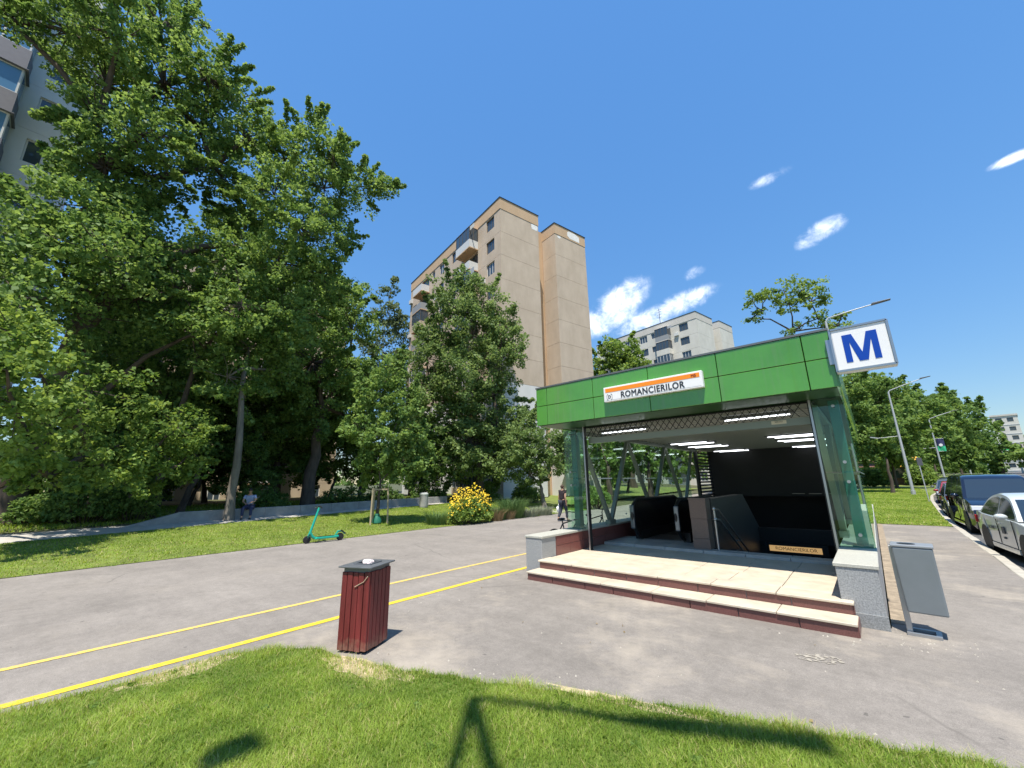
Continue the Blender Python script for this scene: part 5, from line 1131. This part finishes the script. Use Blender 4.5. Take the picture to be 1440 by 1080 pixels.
# ================================================================== PEOPLE
SKIN = mat('skin', (.42, .25, .17), .55)
def skin_mesh(name, V, E, Rd, m, parent, sub=1, roots=(0,)):
    me = bpy.data.meshes.new(name); me.from_pydata(V, E, []); me.materials.append(m)
    o = obj(name, me, None, parent); md = o.modifiers.new('skin', 'SKIN'); md.use_smooth_shade = True
    for i, r in enumerate(Rd): me.skin_vertices[0].data[i].radius = (r, r) if not hasattr(r, '__len__') else r
    for i in roots: me.skin_vertices[0].data[i].use_root = True
    s = o.modifiers.new('sub', 'SUBSURF'); s.levels = sub; s.render_levels = sub; return o
def person(label, loc, rz, J, shirt, trouser, hair, shoe, sleeve=.6):
    """J: dict of joints in local metres; faces -y"""
    T = thing('person', label, 'person', loc, rz); V = []; E = []; Rd = []; idx = {}
    def v(n, p, r, par=None):
        idx[n] = len(V); V.append(tuple(p)); Rd.append(r)
        if par is not None: E.append((idx[par], idx[n]))
    v('pelvis', J['pelvis'], (.15, .11)); v('waist', J['waist'], (.135, .10), 'pelvis'); v('chest', J['chest'], (.155, .11), 'waist')
    v('neck', J['neck'], .055, 'chest'); v('skull', J['head'], (.078, .09), 'neck'); v('crown', Vector(J['head'])+Vector((0, 0, .10)), (.065, .075), 'skull')
    for s in 'LR':
        v('sh'+s, J['sh'+s], .06, 'chest'); v('el'+s, J['el'+s], .043, 'sh'+s); v('wr'+s, J['wr'+s], .028, 'el'+s)
        d = (Vector(J['wr'+s])-Vector(J['el'+s])).normalized(); v('pa'+s, Vector(J['wr'+s])+d*.07, (.036, .018), 'wr'+s)
        v('hi'+s, J['hi'+s], .088, 'pelvis'); v('kn'+s, J['kn'+s], .058, 'hi'+s); v('an'+s, J['an'+s], .042, 'kn'+s); v('to'+s, Vector(J['an'+s])+Vector(J.get('toe', (0, -.16, -.04))), .034, 'an'+s)
    roots = [0]
    for s in 'LR':      # five fingers per hand, each its own chain rooted in the palm
        d = (Vector(J['wr'+s])-Vector(J['el'+s])).normalized(); side = d.orthogonal().normalized(); p0 = Vector(J['wr'+s])+d*.06
        for k, (o_, ln) in enumerate(((-.03, .05), (-.018, .075), (-.005, .082), (.009, .076), (.022, .06))):
            a = p0+side*o_*.8; b = p0+side*o_*1.25+d*(.03 if k == 0 else .05); c = b+d*ln*.7+Vector((0, -.02, 0)); i = len(V)
            roots.append(i); V.extend([tuple(a), tuple(b), tuple(c)]); Rd.extend([.009, .009, .007]); E.extend([(i, i+1), (i+1, i+2)])
    H = Vector(J['head']); i = len(V); roots.append(i)      # nose
    V.extend([tuple(H+Vector((0, -.075, .03))), tuple(H+Vector((0, -.105, .0)))]); Rd.extend([.012, .016]); E.append((i, i+1))
    skin_mesh('body', V, E, Rd, SKIN, T, 2, roots)
    # clothes follow the body
    def cl(name, chain, infl, m):
        vs = []; es = []; rs = []; mp = {}
        for path in chain:
            pr = None
            for nm, t in path:
                key = (nm, t)
                if key not in mp:
                    p = Vector(V[idx[nm]]); r = Rd[idx[nm]]
                    if t is not None:
                        q, f = t; p = p.lerp(Vector(V[idx[q]]), f); r2 = Rd[idx[q]]; r = (r if not hasattr(r, '__len__') else r[0])*(1-f)+(r2 if not hasattr(r2, '__len__') else r2[0])*f
                    mp[key] = len(vs); vs.append(tuple(p)); rs.append(tuple(x+infl for x in r) if hasattr(r, '__len__') else r+infl)
                if pr is not None: es.append((pr, mp[key]))
                pr = mp[key]
        return skin_mesh(name, vs, es, rs, m, T, 2)
    cl('shirt', [[('waist', ('pelvis', .6)), ('waist', None), ('chest', None), ('neck', ('chest', .7))]]+[[('chest', None), ('sh'+s, None), ('sh'+s, ('el'+s, sleeve))] for s in 'LR'], .022, shirt)
    cl('trousers', [[('pelvis', None), ('hi'+s, None), ('kn'+s, None), ('an'+s, ('kn'+s, .12))] for s in 'LR'], .02, trouser)
    for s in 'LR':
        a = Vector(J['an'+s]); t = Vector(J.get('toe', (0, -.16, -.04)))
        MB().ball(a+t*.45+Vector((0, 0, -.03)), .055, 10, 6, (.85, 2.3, .8)).build('shoe', shoe, T, smooth=True)
    MB().ball(H+Vector((0, .022, .07)), .098, 12, 8, (.92, 1.02, .95)).build('hair', hair, T, smooth=True)
    for s in (-1, 1):
        MB().ball(H+Vector((s*.03, -.086, .035)), .011, 6, 4).build('eye', mat('eye_dark', (.02, .015, .01), .2), T)
        MB().ball(H+Vector((s*.085, .0, .02)), .02, 6, 4, (.4, .8, 1.3)).build('ear', SKIN, T)
    MB().ball(H+Vector((0, -.088, -.035)), .02, 6, 4, (1.2, .4, .3)).build('mouth', mat('lips', (.3, .12, .10), .5), T)
    return T
cloth = lambda n, c: mat(n, c, .9, var=.15, scale=8, bump=.3, bscale=30)
person('heavyset person in a light blue shirt and dark jeans sitting on the low planter wall', b3(-23.12, 6.95), R(62),
    dict(pelvis=(0, .16, .56), waist=(0, .13, .76), chest=(0, .07, 1.0), neck=(0, .0, 1.2), head=(0, -.06, 1.28), shL=(-.2, .06, 1.06), shR=(.2, .06, 1.06), elL=(-.26, -.08, .82), elR=(.26, -.08, .82), wrL=(-.12, -.28, .74), wrR=(.12, -.28, .76),
         hiL=(-.11, .10, .55), hiR=(.11, .10, .55), knL=(-.17, -.34, .52), knR=(.17, -.34, .52), anL=(-.17, -.36, .09), anR=(.19, -.40, .09)), cloth('shirt_light_blue', (.30, .36, .55)), cloth('jeans_navy', (.03, .04, .10)), mat('hair_dark', (.02, .015, .012), .7), mat('shoe_dark', (.03, .028, .03), .6))
person('person in dark clothes walking away along the path with a white bag', (-11.75, 17.3, 0), R(165),
    dict(pelvis=(0, 0, .93), waist=(0, .0, 1.1), chest=(0, -.01, 1.32), neck=(0, -.01, 1.5), head=(0, -.03, 1.58), shL=(-.19, -.01, 1.41), shR=(.19, -.01, 1.41), elL=(-.25, .05, 1.13), elR=(.25, .02, 1.13), wrL=(-.25, .0, .88), wrR=(.27, -.02, .88),
         hiL=(-.09, 0, .90), hiR=(.09, 0, .90), knL=(-.1, -.14, .50), knR=(.1, .06, .48), anL=(-.1, -.16, .09), anR=(.1, .26, .14)), cloth('top_black', (.03, .022, .028)), cloth('trousers_dark', (.035, .04, .06)), mat('hair_brown', (.06, .035, .02), .7), mat('shoe_dark', (.03, .028, .03), .6), sleeve=.45)
bm = bmesh.new(); bmesh.ops.create_icosphere(bm, subdivisions=3, radius=.17)
for v in bm.verts:
    q = 1+.25*noise.noise(v.co*9); v.co *= q; v.co.x *= .55; v.co.z *= 1.25
    if v.co.z > .1: v.co.x *= .5; v.co.y *= .45
me = bpy.data.meshes.new('carrier_bag'); bm.to_mesh(me); bm.free()
o = obj('carrier_bag', me, mat('white_plastic', (.78, .80, .84), .5), None); o.location = (-12.02, 17.35, .60); tag(o, 'white plastic carrier bag held by the walking person', 'bag')

# ---- bicycles outside the left wall
def bicycle(label, loc, rz, col):
    T = thing('bicycle', label, 'bicycle', loc, rz, 'bicycles parked along the glass wall'); fm = mat('bike_'+col[0], col[1], .35)
    for x in (-.52, .52):
        tor = []; n = 24
        o = MB().tube([(x+.32*math.cos(2*PI*k/n), 0, .34+.32*math.sin(2*PI*k/n)) for k in range(n+1)], .02, 6, caps=False).build('wheel', TYRE, T)
        sp = MB()
        for k in range(12): sp.bar((x, 0, .34), (x+.31*math.cos(2*PI*k/12), 0, .34+.31*math.sin(2*PI*k/12)), .004)
        sp.build('spokes', ALU, o)
    f = MB()
    for a, b in (((-.05, .30), (-.2, .86)), ((-.05, .30), (.36, .80)), ((-.18, .78), (.36, .86)), ((-.05, .30), (-.52, .34)), ((-.18, .78), (-.52, .34)), ((.36, .94), (.38, .70)), ((.38, .70), (.52, .34))):
        f.tube([(a[0], 0, a[1]), (b[0], 0, b[1])], .018, 6)
    f.build('frame', fm, T); MB().ball((-.21, 0, .90), .1, 8, 5, (1.3, .7, .35)).build('saddle', BLACKR, T)
    MB().tube([(.36, 0, .94), (.38, 0, 1.02)], .015, 6).build('bar_stem', DARKM, T)
    MB().tube([(.30, -.29, 1.06), (.40, -.1, 1.03), (.40, .1, 1.03), (.30, .29, 1.06)], .014, 6).build('handlebar', DARKM, T)
    for s in (-1, 1): MB().bar((-.05, s*.08, .30), (-.05+s*.15, s*.08, .26), .02).build('crank', DARKM, T)
bicycle('dark bicycle whose handlebar shows through the glass beside the escalator', (-6.45, 11.1, 0), R(75), ('black', (.02, .02, .022)))
bicycle('dark bicycle half hidden behind the left door post', (-6.4, 9.6, 0), R(80), ('grey', (.05, .05, .06)))

# ================================================================== LAMP POSTS
GALV = mat('galvanised_post', (.46, .48, .49), .5, .3)
def lamp(label, x, y, h, arm, banner=None, side=True, rz=0., r=.12, rise=.30):
    T = thing('street_lamp', label, 'street lamp', b3(x, y), rz, 'lamp posts along the street')
    MB().tube([(0, 0, -.1), (0, 0, .4), (0, 0, h)], [r, r*.95, r*.5], 10).build('pole', GALV, T, smooth=True)
    MB().tube([(0, 0, .0), (0, 0, .35)], r*1.35, 10).build('pole_base', GALV, T)
    ze = h+.18+arm*rise; k = r/.12
    MB().tube([(0, 0, h-.02), (.12, 0, h+.16), (arm*.5, 0, h+.18+arm*rise*.5), (arm, 0, ze)], [.05*k, .042*k, .036*k, .03*k], 8).build('arm', GALV, T, smooth=True)
    MB().prism([(arm-.2, ze-.05*k), (arm+.5, ze+.5*rise*.6-.01), (arm+.5, ze+.5*rise*.6+.03*k), (arm-.15, ze+.05*k)], -.12*k, .12*k, 'XZ').build('lamp_head', mat('lamp_head_grey', (.12, .125, .13), .5, .3), T, bevel=.01)
    if side:
        MB().tube([(0, 0, h*.56), (-1.5, 0, h*.55)], .025, 6).build('side_arm', GALV, T)
        MB().prism([(-1.9, h*.55+.1), (-1.4, h*.55-.03), (-1.4, h*.55+.05), (-1.85, h*.55+.17)], -.1, .1, 'XZ').build('side_lamp', GALV, T)
    if banner:
        c1, c2 = banner
        z0 = h*.5
        for z in (z0+1.6, z0): MB().tube([(0, 0, z), (.85, 0, z)], .015, 5).build('banner_rod', GALV, T)
        vs = []; 
        n = 5; f = []
        for k in range(n+1):
            for i in range(5): vs.append((.12+.7*i/4, .05*math.sin(i*1.3+k*.7), z0+1.6*k/n))
        for k in range(n):
            for i in range(4): f.append((k*5+i, k*5+i+1, k*5+i+6, k*5+i+5))
        for nm, ks, mm in (('banner_top', (2, 3, 4), c1), ('banner_bottom', (0, 1), c2)):
            MB().add(vs, [f[k*4+i] for k in ks for i in range(4)]).build(nm, mm, T)
        MB().lathe([(.18, -.0), (.18, .02)], (.45, -.06, z0+.78), 'Y', 14).build('banner_disc', mat('banner_white', (.75, .75, .75), .7), T)
    return T
NAVY = mat('banner_navy', (.02, .025, .09), .7); BGREEN = mat('banner_green', (.03, .42, .20), .7); BBLUE = mat('banner_sky', (.18, .38, .75), .7)
lamp('tall street lamp rising behind the entrance with its arm above the metro sign', -.36, 24.3, 9.35, 1.95, side=False, r=.1, rise=.1)
lamp('slim grey street lamp standing on the grass verge, nearest to the parked cars', 2.46, 47.9, 8.7, 2.3)
lamp('street lamp with a navy and green banner beyond the parked cars', 7.0, 74.7, 8.1, 2.3, (NAVY, BGREEN))
lamp('street lamp with a navy and pale blue banner farther up the street', 13.4, 107.2, 7.2, 2.0, (NAVY, BBLUE))
lamp('farthest street lamp, left of the green canopy', 21.7, 148.4, 6.7, 2.2, side=False)
# thin sign post on the verge
T = thing('sign_post', 'thin post with a small dark panel standing on the verge beside the tallest lamp', 'sign', b3(2.63, 38.6))
MB().tube([(0, 0, -.05), (-.03, 0, 2.9)], .03, 6).build('post', GALV, T); MB().box(-.1, .16, -.03, .0, 2.35, 2.85).build('panel', mat('sign_back', (.08, .085, .1), .6), T)

# ================================================================== CARS
TINT = mat('car_glass', (.02, .028, .032), .04, spec=.9); WSCR = mat('windscreen', (.02, .035, .055), .05, spec=.8); CHROME = mat('chrome', (.6, .6, .6), .15, .9); PLAST = mat('black_plastic', (.02, .02, .021), .6)
def car(label, loc, rz, paint_, L, Wd, H, spec, wheel_r=.31, cat='car', group=None, name='parked_car', roof_rails=False, marks=None):
    """nose towards -y.  spec: belt outline (y,z), cabin outline (y,z), wheel positions"""
    T = thing(name, label, cat, loc, rz, group); hw = Wd/2
    low = spec['low']                       # lower body side outline, nose to tail over the top
    arch = []
    def arcpts(yc):
        r = wheel_r+.055; return [(yc+r*math.cos(a), max(.17, wheel_r+r*math.sin(a))) for a in np.linspace(0, PI, 11)]
    poly = list(low)                         # goes nose -> tail along the top; now back along the sill with arches
    yf, yr = spec['axles']
    back = [(L/2-.1, .2)]+[(a, b) for a, b in arcpts(yr)]+[(a, b) for a, b in arcpts(yf)]+[(-L/2+.12, .2)]
    poly = poly+back
    bm = bmesh.new(); rings = []
    def inset(z, y):                         # plan taper at nose and tail, tumble towards the sill and the shoulder
        t = abs(y)/(L/2); pl = 1-.10*max(0, (t-.62)/.38)**2
        vz = (z-.2)/(spec['belt']-.2); sh = 1-.05*max(0, vz-.75)*4*.6-.05*max(0, .3-vz)
        return pl*sh
    for s in (-1, -.985, .985, 1):
        ring = []
        for (y, z) in poly:
            k = 1.0 if abs(s) < .99 else 1.0
            sc = (.985 if abs(s) == 1 else 1.0)
            yy = y*(.988 if abs(s) == 1 else 1.0); zz = (z-.5)*(.965 if abs(s) == 1 else 1)+.5
            ring.append(bm.verts.new((s*hw*inset(z, y), yy, zz)))
        rings.append(ring)
    n = len(poly)
    for a, b in zip(rings, rings[1:]):
        for i in range(n): bm.faces.new((a[i], a[(i+1) % n], b[(i+1) % n], b[i]))
    bm.faces.new(rings[0][::-1]); bm.faces.new(rings[-1])
    bmesh.ops.triangulate(bm, faces=[f for f in bm.faces if len(f.verts) > 4]); bmesh.ops.recalc_face_normals(bm, faces=bm.faces[:])
    me = bpy.data.meshes.new('body'); bm.to_mesh(me); bm.free(); me.shade_smooth(); me.set_sharp_from_angle(angle=R(28)); obj('body', me, paint_, T)
    # cabin: one rounded shell in body colour with glass panels let into it
    pr = spec['cabin']; zb = spec['belt']-.04; ww = hw*.955; wr = hw*.74; y0 = pr[0][0]; y3 = pr[-1][0]; i1, i2 = spec['corners']; y1 = pr[i1][0]; y2 = pr[i2][0]
    def X(z): return ww+(wr-ww)*((z-zb)/(H-zb))
    fine = []
    for k in range(len(pr)-1):                # Catmull-Rom through the roof line
        p_1 = Vector(pr[max(k-1, 0)]); p0_ = Vector(pr[k]); p1_ = Vector(pr[k+1]); p2_ = Vector(pr[min(k+2, len(pr)-1)])
        for q in range(4):
            t = q/4; fine.append(.5*((2*p0_)+(p1_-p_1)*t+(2*p_1-5*p0_+4*p1_-p2_)*t*t+(3*p0_-p_1-3*p1_+p2_)*t**3))
    fine.append(Vector(pr[-1])); n = len(fine); vs = []; fs = []
    for (y, z) in fine:
        x = X(z); c = .022*(z-zb)/(H-zb)
        vs += [(-x, y, z-c), (-x*.90, y, z+c*.4), (0, y, z+c), (x*.90, y, z+c*.4), (x, y, z-c)]
    for k in range(n-1):
        for q in range(4): fs.append((k*5+q, k*5+q+1, k*5+q+6, k*5+q+5))
    fs.append(tuple(k*5 for k in range(n))); fs.append(tuple(k*5+4 for k in range(n-1, -1, -1)))
    sh = MB().add(vs, fs); me = sh.mesh('roof', True); o = obj('roof', me, paint_, T); me.shade_smooth(); me.set_sharp_from_angle(angle=R(32))
    def zr(y):
        for a, b in zip(fine, fine[1:]):
            if a.x <= y <= b.x: return a.y+(b.y-a.y)*(y-a.x)/(b.x-a.x+1e-9)
        return zb
    def screen(nm, ka, kb, m, sgn):
        vs = []; fs = []; rows = [fine[k] for k in range(ka, kb+1)]
        for (y, z) in rows:
            x = X(z)*.90; nrm = .012; c = .022*(z-zb)/(H-zb)
            for q in (-1, -.5, 0, .5, 1): vs.append((x*q, y+sgn*nrm*.7, z+c*(1-.55*abs(q))+nrm*.7))
        for k in range(len(rows)-1):
            for q in range(4): fs.append((k*5+q, k*5+q+1, k*5+q+6, k*5+q+5))
        o = MB().add(vs, fs).build(nm, m, T, smooth=True); return o
    screen('windscreen', 0, i1*4-1, WSCR, -1); screen('rear_window', i2*4+1, n-1, TINT, 1)
    cuts = [y0]+list(spec.get('pillars', ()))+[y3]
    zs = zb+.05
    for s in (-1, 1):
        for a, b in zip(cuts, cuts[1:]):
            ya = a+(.16 if a == y0 else .035); yb = b-(.14 if b == y3 else .035); N_ = 9; top = []
            for k in range(N_+1):
                y = ya+(yb-ya)*k/N_; top.append((y, max(zs+.01, zr(y)-.075-.03*(k in (0, N_)))))
            poly2 = [(ya, zs), (yb, zs)]+top[::-1]
            P2 = [(s*(X(z)+.003), y, z) for y, z in poly2]; n2 = len(P2)
            MB().add(P2+[(s*(X(z)-.02), y, z) for y, z in poly2], [tuple(range(n2)), tuple(range(2*n2-1, n2-1, -1))]+[(k, (k+1) % n2, (k+1) % n2+n2, k+n2) for k in range(n2)]).build('side_window', TINT, T)
        for a, b in zip(cuts, cuts[1:]):     # door gap lines and handles
            MB().box(s*hw*1.0-.006, s*hw*1.0+.004, b-.22, b-.06, spec['belt']-.16, spec['belt']-.125).build('door_handle', spec.get('handle', paint_), T, bevel=.006)
        for yp in list(spec.get('pillars', ()))+[spec.get('door0', y0+.25)]:
            MB().box(s*hw*.992-.008, s*hw*.992+.008, yp-.0035, yp+.0035, .32, spec['belt']-.03).build('door_gap', PLAST, T)
        MB().ball((s*(hw+.10), y0+.42, zb+.09), .1, 10, 7, (1.15, .65, .7)).build('wing_mirror', spec.get('mirror', paint_), T, smooth=True)
        MB().box(s*hw-.02 if s > 0 else s*hw-.012, s*hw+.012 if s > 0 else s*hw+.02, yf+wheel_r+.12, yr-wheel_r-.12, .2, .30).build('sill', spec.get('sill', paint_), T)
        MB().prism([(-L/2+.03, spec['nose']-.20), (-L/2+.30, spec['nose']-.14), (-L/2+.36, spec['nose']+.0), (-L/2+.06, spec['nose']-.03)], s*hw*.60, s*hw*.93, 'YZ').build('headlight', mat('headlight_glass', (.6, .62, .65), .08, spec=.9), T, bevel=.02)
        MB().box(min(s*hw*.70, s*hw*.95), max(s*hw*.70, s*hw*.95), L/2-.10, L/2-.02, spec['belt']-.28, spec['belt']-.08).build('tail_light', mat('tail_red', (.35, .01, .01), .2), T, bevel=.02)
        for yc in (yf, yr):
            w_ = MB().lathe([(wheel_r*.62, -.10), (wheel_r*.93, -.10), (wheel_r, -.06), (wheel_r, .06), (wheel_r*.93, .10), (wheel_r*.62, .10)], (s*(hw-.12), yc, wheel_r), 'X', 24).build('wheel', TYRE, T, smooth=True)
            rm = MB().lathe([(wheel_r*.63, -.02), (wheel_r*.6, .085), (.07, .10), (.03, .10)] if s > 0 else [(.03, -.10), (.07, -.10), (wheel_r*.6, -.085), (wheel_r*.63, .02)], (s*(hw-.12), yc, wheel_r), 'X', 20)
            rm.build('rim', spec.get('rim', mat('rim_silver', (.35, .36, .37), .35, .7)), w_)
            bl = MB()
            for q in range(7):
                a = 2*PI*q/7; bl.box(-.001, .001, -.028, .028, -.02, .02)
            MB().lathe([(.10, -.16), (wheel_r+.045, -.16), (wheel_r+.045, .0), (.1, .0)], (s*(hw-.16), yc, wheel_r+.02), 'X', 20).build('wheel_well', PLAST, T)
    MB().box(-hw*.55, hw*.55, -L/2-.012, -L/2+.06, spec['nose']-.22, spec['nose']-.10).build('grille', PLAST, T, bevel=.01)
    MB().box(-hw*.8, hw*.8, -L/2-.006, -L/2+.08, .24, .40).build('lower_intake', PLAST, T, bevel=.02)
    MB().box(-.26, .26, -L/2-.02, -L/2+.01, .42, .53).build('number_plate', WHITE, T)
    MB().box(-hw*.85, hw*.85, -L/2+.3, L/2-.3, .16, .34).build('underbody', PLAST, T)
    if roof_rails:
        for s in (-1, 1): MB().tube([(s*wr*.95, y1+.25, H-.06), (s*wr*.95, y1+.4, H+.03), (s*wr*.95, y2-.3, H+.0), (s*wr*.95, y2-.15, H-.08)], .018, 6).build('roof_rail', ALU, T)
    return T
SILVER = mat('silver_white_paint', (.58, .62, .62), .28, .15, coat=.8)
T = car('silvery white sedan with faint lettering on its doors parked along the kerb', (3.03, 15.70, -.11), R(4.5), SILVER, 4.35, 1.72, 1.50,
    dict(low=[(-2.175, .42), (-2.13, .62), (-2.05, .74), (-1.7, .84), (-1.05, .92), (1.25, .96), (1.75, 1.0), (2.08, .98), (2.16, .80), (2.17, .45)], belt=.95, nose=.74, cabin=[(-1.14, .93), (-.78, 1.2), (-.42, 1.41), (.1, 1.495), (.6, 1.48), (1.05, 1.36), (1.38, 1.14), (1.58, .97)], corners=(2, 5), axles=(-1.36, 1.24), pillars=(.18,), handle=SILVER, door0=-.85, rim=mat('rim_grey', (.45, .46, .47), .4, .6)))
LT = mat('door_letter_grey', (.10, .11, .12), .6)
text_mesh('door_lettering', 'ALTI MA', .12, LT, T, (-.865, .62, .66), (R(90), 0, R(-90)), depth=.003)
MB().box(-.868, -.858, -.28, -.10, .58, .74).build('door_emblem', LT, T); MB().box(-.868, -.858, -.24, -.12, .46, .51).build('door_print', LT, T)
DBLUE = mat('dark_blue_paint', (.008, .013, .03), .12, .3, coat=1.0)
car('big dark blue van with a wide blue windscreen parked behind the silvery sedan', (3.26, 23.4, -.11), R(1), DBLUE, 5.0, 1.95, 1.98,
    dict(low=[(-2.5, .45), (-2.47, .80), (-2.40, .98), (-2.1, 1.10), (-1.55, 1.19), (2.35, 1.22), (2.45, 1.1), (2.5, .5)], belt=1.20, nose=.98, cabin=[(-1.62, 1.17), (-1.2, 1.55), (-.84, 1.86), (-.4, 1.95), (.8, 1.98), (2.0, 1.95), (2.28, 1.75), (2.42, 1.19)], corners=(2, 5), axles=(-1.55, 1.5), pillars=(-.25, 1.0), door0=-1.25), wheel_r=.35, cat='van', name='parked_van', roof_rails=False)
spec_h = dict(low=[(-2.05, .42), (-2.02, .64), (-1.92, .76), (-1.5, .88), (-1.0, .95), (1.7, 1.0), (1.98, .98), (2.04, .75), (2.05, .45)], belt=.97, nose=.76, cabin=[(-1.1, .94), (-.72, 1.22), (-.36, 1.43), (.2, 1.515), (.9, 1.49), (1.4, 1.36), (1.7, 1.15), (1.86, .98)], corners=(2, 5), axles=(-1.28, 1.22), pillars=(.25,), door0=-.8)
for k, (x, y, rz, c, lab) in enumerate([(3.35, 29.6, -2, ('grey_dark_paint', (.06, .065, .07)), 'dark grey hatchback with roof rails parked behind the dark blue van'), (3.75, 35.0, -4, ('maroon_paint', (.30, .03, .035)), 'red car parked beyond the dark blue van'), (4.1, 40.6, -6, ('grey_paint', (.10, .11, .12)), 'grey car parked far along the kerb, third beyond the van'),
        (4.75, 46.5, -8, ('black_paint', (.012, .012, .014)), 'black car parked far along the kerb, fourth beyond the van'), (15.2, 52, 174, ('white_paint', (.6, .61, .6)), 'white car on the far side of the road'), (17.2, 60, 172, ('blue_paint', (.03, .07, .2)), 'blue car on the far side of the road')]):
    car(lab, (x, y, terr(x, y)-.11), R(rz), mat(c[0], c[1], .25, .1, coat=.8), 4.1, 1.74, 1.52, spec_h, group=None, roof_rails=(k == 0))
# ---- kiosk with yellow awnings, green canopy far up the street
T = thing('kiosk', 'dark kiosk with yellow striped awnings under the street trees', 'kiosk', b3(2.6, 72), R(-8))
MB().box(-2.2, 2.2, 0, 3, 0, 2.6).build('kiosk_body', mat('kiosk_brown', (.10, .06, .05), .7), T); MB().box(-1.6, 1.6, -.03, .0, .9, 2.1).build('kiosk_window', PANE, T)
for z, d in ((2.3, 1.0), (3.0, .8)):
    for k in range(6): MB().add([(-2.4+.8*k, 0, z+.45), (-1.6+.8*k, 0, z+.45), (-1.6+.8*k, -d, z), (-2.4+.8*k, -d, z), (-2.4+.8*k, 0, z+.40), (-1.6+.8*k, 0, z+.40), (-1.6+.8*k, -d, z-.05), (-2.4+.8*k, -d, z-.05)], [(0,3,2,1),(4,5,6,7),(0,1,5,4),(1,2,6,5),(2,3,7,6),(3,0,4,7)]).build('awning_stripe', mat('awning_yellow', (.60, .33, .04), .7) if k % 2 else mat('awning_brown', (.16, .07, .05), .7), T)
T = thing('canopy', 'bright green flat canopy on thin posts far up the street at the right edge', 'canopy', b3(31, 150), R(-10))
MB().box(-6, 8, -4, 4, 4.6, 5.5).build('canopy_roof', mat('canopy_green', (.05, .5, .10), .5), T); MB().box(-6.03, 8.03, -4.03, 4.03, 5.0, 5.2).build('canopy_band', WHITE, T)
for x in (-4, 1, 6): MB().tube([(x, 0, 0), (x, 0, 4.6)], .18, 8).build('post', GALV, T)
MB().box(-3, 5, 3, 6, 0, 3).build('shop_wall', mat('kiosk_brown', (.10, .06, .05), .7), T)

# ---- behind the camera: unseen two-legged frame and lantern, added to cast shadows on the front lawn
T = thing('shadow_frame', 'two legged grey frame with a long side arm, added behind the viewer to cast its shadow', 'street lamp', (0, 0, 0))
KX, KY = SUN.x/SUN.z, SUN.y/SUN.z
hh = 12.0; ca = Vector((-2.95+KX*hh, 2.82+KY*hh, hh)); ce = Vector((-.53+KX*hh, 3.96+KY*hh, hh)); v = ce-ca
MB().bar((1.64, -3.03, 0), ca, .085).build('leg', GALV, T); MB().bar((3.35, -1.68, 0), ca, .085).build('leg', GALV, T)
MB().tube([ca, ca+v*.5], [.045, .06], 8).build('arm', GALV, T)
MB().tube([ca+v*.45, ca+v*.62, ce], [.05, .12, .12], 10).build('lamp_head', DARKM, T)  # thick end of the added frame, shaped for its shadow
hh = 11.0
T = thing('shadow_lantern', 'square lantern shape on a grey pole, added behind the viewer to cast its shadow', 'street lamp', (-3.72+KX*hh, 1.20+KY*hh, 0))
MB().tube([(0, 0, 0), (0, 0, hh)], .04, 8).build('pole', GALV, T); MB().prism([(-.11, hh-.1), (.11, hh-.1), (.15, hh+.32), (-.15, hh+.32)], -.13, .13, 'XZ').build('lantern', DARKM, T)  # added shape, sized for the shadow it drops on the lawn
# ---------------------------------------------------------------- repeats of a kind share a group
GROUPS = dict(maple_tree='tall maples of the grove on the left', lime_tree='limes of the grove and beyond the glass wall', street_tree='trees along the street on the right', grove_tree='trees in the shade of the grove', shrub='shrubs and hedges round the lawns',
    ornamental_grass='tufts in the flower bed by the path', parked_car='cars parked along the street', apartment_block='panel apartment blocks round the park')
cnt = {}
for o in bpy.data.objects:
    if o.parent is None and o.get('category'): cnt.setdefault(o.name.split('.')[0], []).append(o)
for k, L in cnt.items():
    if len(L) > 1 and k in GROUPS:
        for o in L:
            if 'group' not in o: o['group'] = GROUPS[k]
